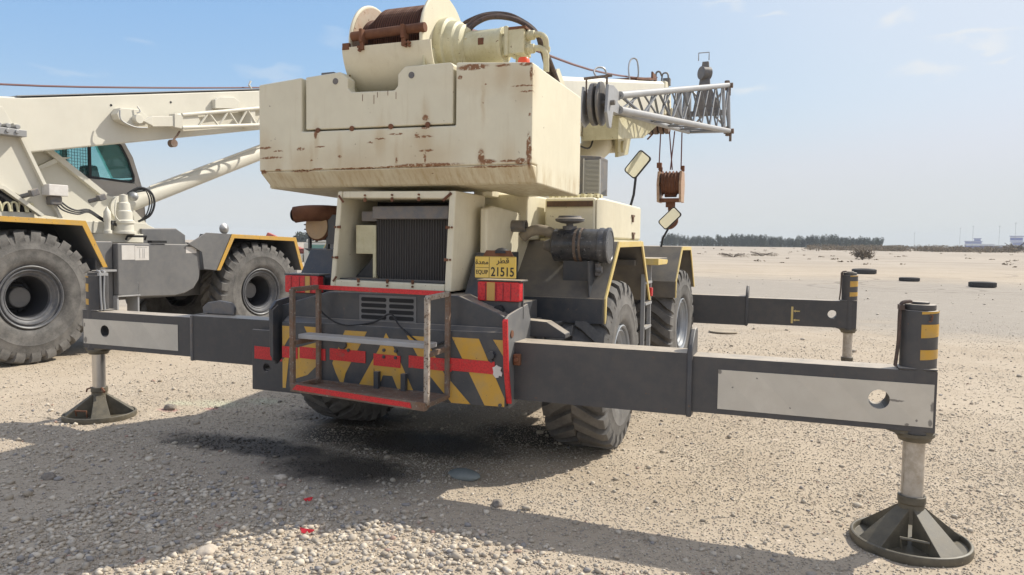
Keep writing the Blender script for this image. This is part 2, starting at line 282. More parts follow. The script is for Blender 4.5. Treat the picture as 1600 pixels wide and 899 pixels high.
# ---------------------------------------------------------------- geometry helpers
SPLIT = {'winch_mount', 'float_handle', 'collar', 'jib_end_frame', 'anti_two_block_weight', 'bolt', 'slab_plug', 'bolt_recess', 'drip_mark', 'louvre_slot', 'yellow_band', 'yellow_mark', 'radiator_bracket', 'roller_bolt', 'rust_scar', 'head_slot', 'side_cover', 'rope_keeper'}
class MB:
    def __init__(s): s.v = []; s.f = []; s.mi = []; s.k = 0; s.xf = None
    def add(s, vs, fs):
        b = len(s.v)
        if s.xf is not None: vs = [s.xf @ Vector(v) for v in vs]
        s.v += [tuple(v) for v in vs]; s.f += [tuple(b + i for i in f) for f in fs]; s.mi += [s.k] * len(fs); return s
    def box(s, x0, x1, y0, y1, z0, z1):
        return s.add([(x0, y0, z0), (x1, y0, z0), (x1, y1, z0), (x0, y1, z0), (x0, y0, z1), (x1, y0, z1), (x1, y1, z1), (x0, y1, z1)],
                     [(0, 3, 2, 1), (4, 5, 6, 7), (0, 1, 5, 4), (1, 2, 6, 5), (2, 3, 7, 6), (3, 0, 4, 7)])
    def obox(s, c, sx, sy, sz, rot=(0, 0, 0)):
        from mathutils import Euler
        m = Matrix.Translation(c) @ Euler(rot).to_matrix().to_4x4()
        old = s.xf; s.xf = (old @ m) if old is not None else m
        s.box(-sx / 2, sx / 2, -sy / 2, sy / 2, -sz / 2, sz / 2); s.xf = old; return s
    def prism(s, poly, axis, a, b):
        """poly in the two remaining axes (in x,y,z order) extruded along axis from a to b"""
        def P(p, t): return {'x': (t, p[0], p[1]), 'y': (p[0], t, p[1]), 'z': (p[0], p[1], t)}[axis]
        n = len(poly)
        return s.add([P(p, a) for p in poly] + [P(p, b) for p in poly],
                     [tuple(range(n)), tuple(range(2 * n - 1, n - 1, -1))] + [(i, n + i, n + (i + 1) % n, (i + 1) % n) for i in range(n)])
    def cyl(s, p0, p1, r0, r1=None, n=24, caps=True):
        r1 = r0 if r1 is None else r1; p0 = Vector(p0); p1 = Vector(p1); d = (p1 - p0).normalized()
        a = d.orthogonal().normalized(); b = d.cross(a); vs = []
        for p, r in ((p0, r0), (p1, r1)):
            for i in range(n):
                t = 2 * math.pi * i / n; vs.append(p + (a * math.cos(t) + b * math.sin(t)) * r)
        fs = [(i, (i + 1) % n, n + (i + 1) % n, n + i) for i in range(n)]
        if caps: fs += [tuple(range(n - 1, -1, -1)), tuple(range(n, 2 * n))]
        return s.add(vs, fs)
    def tube(s, pts, r, n=8, smooth=0):
        pts = [Vector(p) for p in pts]
        if smooth:
            P = [pts[0]] + pts + [pts[-1]]; q = []
            for i in range(1, len(P) - 2):
                for k in range(smooth):
                    t = k / smooth; p0, p1, p2, p3 = P[i - 1:i + 3]
                    q.append(.5 * ((2 * p1) + (p2 - p0) * t + (2 * p0 - 5 * p1 + 4 * p2 - p3) * t * t + (3 * p1 - p0 - 3 * p2 + p3) * t ** 3))
            pts = q + [pts[-1]]
        vs = []; up = None
        for i, p in enumerate(pts):
            d = (pts[min(i + 1, len(pts) - 1)] - pts[max(i - 1, 0)]).normalized()
            up = d.orthogonal().normalized() if up is None else (up - d * up.dot(d)).normalized()
            b = d.cross(up)
            for k in range(n):
                t = 2 * math.pi * k / n; vs.append(p + (up * math.cos(t) + b * math.sin(t)) * r)
        fs = [(i * n + k, i * n + (k + 1) % n, (i + 1) * n + (k + 1) % n, (i + 1) * n + k) for i in range(len(pts) - 1) for k in range(n)]
        m = len(pts) - 1
        fs += [tuple(range(n - 1, -1, -1)), tuple(m * n + k for k in range(n))]
        return s.add(vs, fs)
    def lathe(s, prof, c, ax='x', n=48, close=False, caps=True):
        """prof: (along axis, radius)"""
        vs = []
        for (h, r) in prof:
            for i in range(n):
                t = 2 * math.pi * i / n; a, b = r * math.cos(t), r * math.sin(t)
                vs.append({'x': (c[0] + h, c[1] + a, c[2] + b), 'y': (c[0] + a, c[1] + h, c[2] + b), 'z': (c[0] + a, c[1] + b, c[2] + h)}[ax])
        m = len(prof); fs = []
        for j in range(m if close else m - 1):
            k = (j + 1) % m
            fs += [(j * n + i, j * n + (i + 1) % n, k * n + (i + 1) % n, k * n + i) for i in range(n)]
        if not close and caps:
            if prof[0][1] > 1e-4: fs.append(tuple(range(n - 1, -1, -1)))
            if prof[-1][1] > 1e-4: fs.append(tuple((m - 1) * n + i for i in range(n)))
        return s.add(vs, fs)
    def holed(s, x0, x1, z0, z1, y0, y1, hx, hz, r, n=32):
        """box whose y faces are pierced by a round hole"""
        def ring(y):
            c = []; q = []
            angs = [2 * math.pi * i / n + .0001 for i in range(n)]
            for t in angs:
                ca, sa = math.cos(t), math.sin(t); c.append((hx + r * ca, y, hz + r * sa))
                k = min(((x1 - hx) / ca if ca > 0 else (x0 - hx) / ca), ((z1 - hz) / sa if sa > 0 else (z0 - hz) / sa))
                q.append((hx + k * ca, y, hz + k * sa))
            # snap the nearest outer points to the corners
            for cx, cz in ((x0, z0), (x1, z0), (x1, z1), (x0, z1)):
                a = math.atan2(cz - hz, cx - hx) % (2 * math.pi); i = min(range(n), key=lambda j: abs((angs[j] - a + math.pi) % (2 * math.pi) - math.pi)); q[i] = (cx, y, cz)
            return c, q
        c0, q0 = ring(y0); c1, q1 = ring(y1); vs = c0 + q0 + c1 + q1; fs = []
        for i in range(n):
            j = (i + 1) % n
            fs += [(i, j, n + j, n + i), (2 * n + i, 3 * n + i, 3 * n + j, 2 * n + j), (i, 2 * n + i, 2 * n + j, j), (n + i, n + j, 3 * n + j, 3 * n + i)]
        return s.add(vs, fs)
    def islands(s):
        p = list(range(len(s.v)))
        def fd(a):
            while p[a] != a: p[a] = p[p[a]]; a = p[a]
            return a
        for f in s.f:
            for b in f[1:]: p[fd(f[0])] = fd(b)
        out = {}
        for f, k in zip(s.f, s.mi): out.setdefault(fd(f[0]), []).append((f, k))
        r = []
        for fl in out.values():
            q = MB(); mp = {}
            for f, k in fl:
                for i in f:
                    if i not in mp: mp[i] = len(q.v); q.v.append(s.v[i])
                q.f.append(tuple(mp[i] for i in f)); q.mi.append(k)
            r.append(q)
        return r
    def build(s, name, mats, parent=None, **kw):
        if name in SPLIT:
            return [q.build1(name, mats, parent, **kw) for q in s.islands()][0]
        return s.build1(name, mats, parent, **kw)
    def build1(s, name, mats, parent=None, bevel=0, smooth=35, label=None, kind=None, recalc=True, mirror=False):
        me = bpy.data.meshes.new(name)
        v = s.v if not mirror else [(-a, b, c) for a, b, c in s.v]
        me.from_pydata(v, [], s.f)
        for m in (mats if isinstance(mats, (list, tuple)) else [mats]): me.materials.append(m)
        me.polygons.foreach_set('material_index', s.mi)
        if recalc:
            bm = bmesh.new(); bm.from_mesh(me); bmesh.ops.recalc_face_normals(bm, faces=bm.faces); bm.to_mesh(me); bm.free()
        if smooth:
            me.shade_smooth(); me.set_sharp_from_angle(angle=R(smooth))
        o = bpy.data.objects.new(name, me); col.objects.link(o)
        if parent: o.parent = parent
        if bevel:
            b = o.modifiers.new('edge', 'BEVEL'); b.width = bevel; b.segments = 2; b.limit_method = 'ANGLE'; b.angle_limit = R(40); b.use_clamp_overlap = True
            b.harden_normals = True
        if label: o['label'] = label
        if kind: o['kind'] = kind
        return o
def tag(o, label=None, cat=None, group=None, kind=None):
    for k, v in (('label', label), ('category', cat), ('group', group), ('kind', kind)):
        if v: o[k] = v
    return o
def thing(name, label, cat, loc=(0, 0, 0), rz=0, group=None):
    o = bpy.data.objects.new(name, None); col.objects.link(o); o.location = loc; o.rotation_euler = (0, 0, rz); o.empty_display_size = .2
    return tag(o, label, cat, group)
def rrect(x0, x1, y0, y1, r, n=5):
    p = []
    for cx, cy, a in ((x1 - r, y1 - r, 0), (x0 + r, y1 - r, 90), (x0 + r, y0 + r, 180), (x1 - r, y0 + r, 270)):
        p += [(cx + r * math.cos(R(a + 90 * i / n)), cy + r * math.sin(R(a + 90 * i / n))) for i in range(n + 1)]
    return p
def text_mesh(body, size, mat, name, parent, origin, xdir, zdir, off=.002, sx=1.0, bold=0.0, align='CENTER'):
    cu = bpy.data.curves.new('t', 'FONT'); cu.body = body; cu.size = size; cu.align_x = align; cu.align_y = 'CENTER'; cu.extrude = .0008; cu.offset = bold
    o = bpy.data.objects.new('t', cu); col.objects.link(o)
    me = bpy.data.meshes.new_from_object(o.evaluated_get(bpy.context.evaluated_depsgraph_get())); bpy.data.objects.remove(o)
    X = Vector(xdir).normalized(); Z = Vector(zdir).normalized(); Y = X.cross(Z)
    Mx = Matrix(((X.x, Z.x, -Y.x, 0), (X.y, Z.y, -Y.y, 0), (X.z, Z.z, -Y.z, 0), (0, 0, 0, 1)))
    for v in me.vertices:
        p = Vector((v.co.x * sx, v.co.y, v.co.z)); w = X * p.x + Z * p.y - Y * p.z * 1.0; v.co = w + Vector(origin)
    me.materials.clear(); me.materials.append(mat)
    r = bpy.data.objects.new(name, me); col.objects.link(r); r.parent = parent
    return r

# ================================================================ shared builders
def tread_lug(mb, r, w, a0, side, n):
    """one chevron lug: from the crown out to the shoulder and down the sidewall edge"""
    da = 2 * math.pi / n
    st = [(.02, 0.0, 1.0), (.30, .22, 1.0), (.62, .55, .995), (.86, .80, .99), (1.04, .90, .965), (1.10, .94, .90), (1.085, .96, .85)]
    vs = []; hw = .30
    for i, (fx, fa, fr) in enumerate(st):
        th = a0 + (fa + (.5 if side < 0 else 0)) * da
        x = side * fx * w * .47; top = r * fr; bot = r * (fr - .085)
        if i == len(st) - 1: bot = top - .01 * r
        k = hw * (1 + .15 * fx) * da
        for (t2, rr) in ((th - k, bot), (th - k * .82, top), (th + k * .82, top), (th + k, bot)):
            vs.append((x, rr * math.cos(t2), rr * math.sin(t2)))
    fs = [(0, 1, 2, 3), tuple((len(st) - 1) * 4 + i for i in (3, 2, 1, 0))]
    for i in range(len(st) - 1):
        for k in range(4):
            a, b = i * 4 + k, i * 4 + (k + 1) % 4; fs.append((a, b, b + 4, a + 4))
    mb.add(vs, fs)

def wheel(parent, c, r, w, side, steer=0, rimmat='rim'):
    """tyre is the part, its rim and hub are sub-parts; side=+1: outer face towards +x"""
    q = r / .75
    xf = Matrix.Translation(c) @ Matrix.Rotation(steer, 4, 'Z')
    if side < 0: xf = xf @ Matrix.Rotation(math.pi, 4, 'Z')
    h = w / 2; t = MB(); t.xf = xf
    pr = [(h * .72, .45), (h * .86, .465), (h * .97, .51), (h * 1.03, .56), (h * 1.045, .625), (h * 1.05, .70), (h * 1.065, .715), (h * 1.05, .73), (h * 1.03, .80),
          (h * 1.0, .86), (h * .965, .90), (h * .95, .905), (h * .93, .91), (h * .80, .925), (h * .4, .935), (0, .937)]
    prof = [(x, f * r) for x, f in pr] + [(-x, f * r) for x, f in pr[-2::-1]]
    t.lathe([(prof[0][0], prof[0][1] - .02 * r)] + prof + [(prof[-1][0], prof[-1][1] - .02 * r)], (0, 0, 0), 'x', 72, close=True)
    n = 25
    for i in range(n):
        for sd in (1, -1): tread_lug(t, r, w, 2 * math.pi * i / n, sd, n)
    ty = t.build('wheel_tyre', M['tyre'], parent, smooth=32)
    m = MB(); m.xf = xf; f = .465 * r
    m.lathe([(h * .60, f * .99), (h * .90, f * .995), (h * .97, f * 1.01), (h * .99, f * .985), (h * .95, f * .945), (h * .86, f * .935), (h * .84, f * .90), (h * .90, f * .885), (h * .91, f * .86),
             (h * .80, f * .81), (h * .76, f * .75), (h * .78, f * .73), (h * .70, f * .68), (h * .55, f * .67)], (0, 0, 0), 'x', 64, caps=False)
    o_r = m.build('rim', M[rimmat], ty, smooth=25)
    br = MB(); br.xf = xf; br.lathe([(h * .552, f * .668), (-h * .75, f * .60), (-h * .75, .001)], (0, 0, 0), 'x', 48, caps=False); br.build('rim_barrel', M['hubdark'], ty, smooth=25)
    hb = MB(); hb.xf = xf
    hb.lathe([(-h * .74, f * .47), (-h * .60, f * .45), (-h * .56, f * .41), (-h * .56, .001)], (0, 0, 0), 'x', 32)
    for i in range(16):
        a = 2 * math.pi * i / 16; hb.cyl((-h * .75, f * .54 * math.cos(a), f * .54 * math.sin(a)), (-h * .67, f * .54 * math.cos(a), f * .54 * math.sin(a)), .016 * q, n=6)
    hb.build('hub', M['hubdark'], ty, smooth=30)
    return ty

# ================================================================ ground (structure)
def terrain_z(x, y):
    d = math.hypot(x - 2.9, y + 4.8)
    t = min(1, max(0, (d - 60) / 340)); return 2.1 * t * t * (3 - 2 * t)
def near_z(x, y):
    """small relief of the gravel around the camera"""
    e = max(0, 1 - abs(x - 1) / 14) * max(0, 1 - abs(y) / 16)
    z = (noise.noise((x * .9, y * .9, 3)) * .016 + noise.noise((x * 3.1, y * 3.1, 9)) * .007) * min(1, e * 2)
    for fx, fy in ((3.607, .107), (-3.607, .477)):
        z += .022 * math.exp(-((math.hypot(x - fx, y - fy) - .41) / .07) ** 2) * (.6 + .8 * noise.noise((x * 6, y * 6, 1)))
    return z
def ground_mat():
    s = N('stony_desert_ground'); v = s.sep()
    cd = s.n('ShaderNodeVectorMath', operation='DISTANCE'); s.l(s.co, cd.inputs[0]); cd.inputs[1].default_value = (2.9, -4.8, 0)
    big = s.noise(.16, 5, .6); mid = s.noise(1.1, 5, .6); fine = s.noise(34, 5, .75); fin2 = s.noise(150, 3, .7)
    sand = s.mix(s.ramp(big, .3, .7), (.40, .33, .245), (.48, .405, .31))
    sand = s.mix(s.math('MULTIPLY', s.ramp(mid, .35, .7), .5), sand, (.53, .455, .355))
    # compacted greyer lorry yard further off
    warp = s.math('ADD', v[1], s.math('MULTIPLY', big, 22))
    grey = s.math('MULTIPLY', s.ramp(warp, 20, 27), s.ramp(warp, 62, 44))
    sand = s.mix(s.math('MULTIPLY', grey, .85), sand, s.mix(mid, (.27, .25, .22), (.35, .325, .285)))
    grit = s.noise(2.6, 6, .8)
    sand = s.mix(s.math('MULTIPLY', s.ramp(grit, .52, .68), .35), sand, (.25, .205, .16))
    # pebbles
    def peb(scale, lo, keep):
        a = s.n('ShaderNodeTexVoronoi', feature='F1'); a.inputs['Scale'].default_value = scale; s.l(s.co, a.inputs['Vector'])
        m = s.ramp(a.outputs['Distance'], lo, lo * .35)
        sp = s.n('ShaderNodeSeparateColor'); s.l(a.outputs['Color'], sp.inputs[0])
        return s.math('MULTIPLY', m, s.ramp(sp.outputs[0], keep, keep + .05)), sp.outputs[1]
    p1, c1 = peb(46, .45, .35); p2, c2 = peb(15, .36, .62); p3, c3 = peb(5, .22, .8)
    pc = lambda q: s.mix(q, (.30, .245, .20), (.68, .585, .48))
    c = s.mix(s.math('MULTIPLY', p1, .7), sand, pc(c1)); c = s.mix(s.math('MULTIPLY', p2, .8), c, pc(c2)); c = s.mix(s.math('MULTIPLY', p3, .7), c, pc(c3))
    c = s.mix(s.math('MULTIPLY', fine, .28), c, (.27, .21, .16))
    # oil soaked patches below the crane
    oil = s.blobs([(-1.45, .26, 0, .95, .24, 1), (-.42, .02, 0, .62, .32, 1), (-.2, .95, 0, .85, .45, 1), (-1.3, 1.5, 0, .6, .4, 1), (.6, 1.6, 0, .5, .4, 1), (-2.2, .1, 0, .22, .1, 1), (-.95, .9, 0, .5, .3, 1)], .5, 4.2, .45)
    c = s.mix(s.math('MULTIPLY', oil, .80), c, (.036, .031, .027))
    spill = s.blobs([(-3.0, 1.45, 0, .28, .15, 1), (-2.6, 1.75, 0, .2, .12, 1), (-3.4, 1.3, 0, .15, .1, 1)], .3, 5, .8)
    c = s.mix(s.math('MULTIPLY', spill, .5), c, (.50, .53, .38))
    pink = s.blobs([(-3.25, 1.0, 0, .1, .06, 1), (-2.9, 1.25, 0, .07, .05, 1)], .1, 9, .8)
    c = s.mix(s.math('MULTIPLY', pink, .5), c, (.45, .10, .14))
    # curved wheel marks in the yard
    marks = []
    for (cx, cy, rr, wd) in ((7.2, 33.5, 3.6, .22), (7.2, 33.5, 2.0, .2), (11.0, 37, 5.0, .25), (11.6, 37, 6.6, .25), (1.5, 44, 6, .25), (4, 60, 14, .3)):
        d = s.n('ShaderNodeVectorMath', operation='DISTANCE'); s.l(s.co, d.inputs[0]); d.inputs[1].default_value = (cx, cy, 0)
        k = s.math('ABSOLUTE', s.math('SUBTRACT', d.outputs['Value'], rr)); marks.append(s.ramp(k, wd, wd * .3))
    mk = marks[0]
    for q in marks[1:]: mk = s.math('MAXIMUM', mk, q)
    c = s.mix(s.math('MULTIPLY', s.math('MULTIPLY', mk, s.ramp(mid, .4, .55)), .55), c, (.17, .145, .12))
    # far sand is paler, patched with dry scrub ground
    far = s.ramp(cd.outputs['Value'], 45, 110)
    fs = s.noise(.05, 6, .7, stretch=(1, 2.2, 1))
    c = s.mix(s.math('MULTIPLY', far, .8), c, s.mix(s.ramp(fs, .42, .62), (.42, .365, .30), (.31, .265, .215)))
    h = s.math('ADD', s.math('ADD', s.math('MULTIPLY', p1, .5), s.math('MULTIPLY', p2, 1.0)), s.math('ADD', s.math('MULTIPLY', fine, .6), s.math('MULTIPLY', fin2, .25)))
    s.bump(h, .5, .012)
    r = s.mix(s.math('MULTIPLY', oil, .8), (.95, .95, .95), (.6, .6, .6))
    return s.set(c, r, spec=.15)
def ground():
    xs = sorted(set(list(np.arange(-8, 9, .07).round(3)) + list(np.arange(-40, 40, 2.0)) + list(np.arange(-1500, 1501, 50.0))))
    ys = sorted(set(list(np.arange(-5, 11, .07).round(3)) + list(np.arange(-20, 120, 2.0)) + list(np.arange(-200, 2400, 50.0))))
    vs = [(float(x), float(y), terrain_z(x, y) + (near_z(x, y) if -9 < x < 10 and -6 < y < 12 else 0)) for y in ys for x in xs]
    nx = len(xs); fs = [(j * nx + i, j * nx + i + 1, (j + 1) * nx + i + 1, (j + 1) * nx + i) for j in range(len(ys) - 1) for i in range(nx - 1)]
    m = MB(); m.v = vs; m.f = fs; m.mi = [0] * len(fs)
    o = m.build('ground', ground_mat(), None, smooth=180, kind='structure', recalc=False)
    return o
ground()

# ================================================================ the main crane
crane = thing('mobile_crane', 'big cream and blue-grey crane in front with rust-marked counterweight and yellow plate 21515', 'crane', (0, 0, 0))

# ---- chassis
m = MB(); m.box(-.55, .55, .3, 5.9, .72, 1.25); m.box(-.95, .98, .32, .85, .66, 1.2); m.box(-1.15, 1.15, 5.75, 6.5, .62, 1.2)
m.box(-.62, .62, 1.0, 5.6, 1.25, 1.62); m.cyl((-1.25, 1.52, .75), (1.25, 1.52, .75), .13); m.cyl((-1.25, 5.2, .75), (1.25, 5.2, .75), .13)
m.cyl((-.2, 1.52, .72), (.25, 1.52, .72), .27); m.cyl((-.2, 5.2, .72), (.25, 5.2, .72), .27); m.box(-.3, .3, 1.2, 5.2, .6, .74)
chassis = m.build('chassis', M['navy'], crane, bevel=.012)

# ---- tail: hazard striped plate, sloped housing above with a louvre
tail = MB(); tail.prism([(-.875, .625), (1.035, .655), (1.035, 1.185), (.6, 1.175), (-.45, 1.175), (-.875, 1.165)], 'y', -.12, -.04)
tail = tail.build('tail_plate', M['navy'], crane, bevel=.006)
m = MB(); m.prism([(-1.02, 1.10), (.985, 1.12), (.985, 1.285), (.93, 1.315), (.62, 1.425), (-.5, 1.415), (-1.02, 1.27)], 'y', -.035, .30)
m.prism([(-.1195, 1.165), (-.06, 1.205), (-.0355, 1.21), (-.0355, 1.12), (-.1, 1.12)], 'x', -.873, 1.033)
hous = m.build('tail_housing', M['navy'], crane, bevel=.01)
m = MB(); m.box(-.21, .285, -.042, -.034, 1.195, 1.40); lv = m.build('louvre', M['tank'], hous, bevel=.004)
m = MB()
for cx0, cx1 in ((-.19, .03), (.055, .265)):
    for k in range(4): m.prism(rrect(cx0, cx1, 1.218 + k * .045, 1.249 + k * .045, .012, 3), 'y', -.0455, -.043)
m.build('louvre_slot', M['dark'], hous)
m = MB(); m.xf = None
for i in range(3): pass
m.tube([(-.6, -.06, 1.36), (-.5, -.1, 1.25), (-.3, -.12, 1.17), (-.05, -.1, 1.2), (.1, -.1, 1.27), (.2, -.12, 1.18), (.4, -.13, 1.06), (.58, -.13, 1.1), (.66, -.05, 1.2)], .007, 6, 6)
m.build('cable', M['black'], hous)
def on_plate(poly, t=.003, y=-.12): return MB().prism(poly, 'y', y - t, y + .001)
PB = lambda x: .625 + (x + .875) / 1.91 * .03     # lower rim of the plate
def stripe(name, pts, y=-.12): on_plate(pts, .002, y).build(name, M['yellow'], tail)
for p in [[(-.868, 1.135), (-.80, 1.135), (-.80, 1.05), (-.868, .95)], [(-.66, 1.14), (-.52, 1.14), (-.52, 1.10), (-.60, 1.03)], [(-.72, .97), (-.52, 1.03), (-.52, .86), (-.63, .76), (-.78, .71), (-.80, .74)], [(-.868, .86), (-.80, .93), (-.84, .64), (-.868, .64)],
          [(-.285, 1.13), (-.09, 1.13), (-.28, .80), (-.31, .69), (-.37, .80), (-.40, .87)],
          [(.075, 1.13), (.155, 1.0), (.335, .66), (.20, .66), (.13, .81), (.05, .81), (-.01, .665), (-.20, .655), (-.04, .92), (.01, 1.0)],
          [(.25, 1.12), (.40, 1.12), (.56, .86), (.77, .655), (.62, .652), (.40, .88)],
          [(.62, 1.13), (.83, 1.13), (1.03, .72), (1.03, .66), (.88, .657)], [(.94, 1.13), (1.03, 1.13), (1.03, 1.0)]]:
    stripe('hazard_stripe', p)
for x0, x1, z0 in ((-.868, -.72, .885), (-.70, -.46, .89), (-.42, -.10, .895), (-.03, .20, .88), (.27, .62, .885), (.60, .955, .89)):
    m = MB(); m.prism([(x0, z0), (x1, z0 - .005), (x1, z0 + .085), (x0, z0 + .09)], 'y', -.1265 - (.001 if x0 == .60 else 0), -.123); m.build('red_tape', M['red'], tail)
m = MB(); m.prism([(.955, .872), (.965, .862), (.985, .865), (.99, .88), (1.01, .875), (1.015, .90), (1.0, .915), (1.01, .94), (.985, .945), (.97, .955), (.955, .94), (.94, .935), (.948, .905), (.945, .885)], 'y', -.1295, -.1225); m.build('torn_sticker', M['paper'], tail)
m = MB()
for x, z in ((.06, 1.0), (.16, 1.0), (.06, .95), (.16, .95), (-.25, .98), (.93, .98), (1.0, .67)): m.cyl((x, -.134, z), (x, -.12, z), .013, n=12)
m.cyl((-.3, -.145, 1.02), (-.3, -.12, 1.02), .035); m.cyl((.93, -.15, 1.02), (.93, -.12, 1.02), .028)
m.box(-.01, .03, -.16, -.12, .66, .84); m.box(.22, .26, -.16, -.12, .66, .84)
m.build('bolt', M['navy'], tail, bevel=.003)
# side flanges of the tail, red edging on the right one
fl = MB(); fl.prism([(-.17, 1.28), (-.10, 1.31), (.085, 1.335), (.27, 1.36), (.36, 1.2), (.36, .72), (-.07, .64), (-.14, .95)], 'x', 1.037, 1.055)
fl = fl.build('tail_flange', M['tank'], crane, bevel=.004)
m = MB(); m.prism([(-.19, 1.27), (-.172, 1.285), (-.142, .95), (-.075, .68), (-.095, .68), (-.162, .95)], 'x', 1.036, 1.07); m.build('red_edge', M['red'], fl)
m = MB(); m.cyl((1.05, -.06, 1.17), (1.062, -.06, 1.17), .026); m.build('pin_hole', M['rust'], fl)
m = MB(); m.obox((1.085, -.02, .985), .05, .04, .08); m.cyl((1.085, -.06, .985), (1.085, -.02, .985), .016); m.build('lock_pin', M['rust'], fl, bevel=.006)
fl = MB(); fl.prism([(-.17, 1.27), (-.10, 1.33), (.2, 1.37), (.3, 1.2), (.1, .95), (-.1, .82), (-.16, .9)], 'x', -.96, -.935); fl.prism([(-.17, .86), (-.10, .86), (-.10, 1.3), (-.17, 1.26)], 'x', -.935, -.92)
fl.build('tail_flange', M['navy'], crane, bevel=.004)

# ---- outrigger housings
m = MB(); m.holed(-1.52, -.90, .50, 1.03, .285, .31, -1.365, .70, .035); m.box(-1.52, -.90, .312, .68, .50, .68); m.box(-1.52, -.90, .69, .72, .5, 1.15)
hs = m.build('outrigger_housing', M['beam'], crane, bevel=.006)
MB().prism([(-1.49, .775), (-1.06, .765), (-1.06, .875), (-1.49, .885)], 'y', .281, .286).build('red_tape', M['red'], hs)
m = MB(); m.box(.98, 1.03, .24, .5, .66, 1.14); hs = m.build('outrigger_housing', M['beam'], crane, bevel=.006)

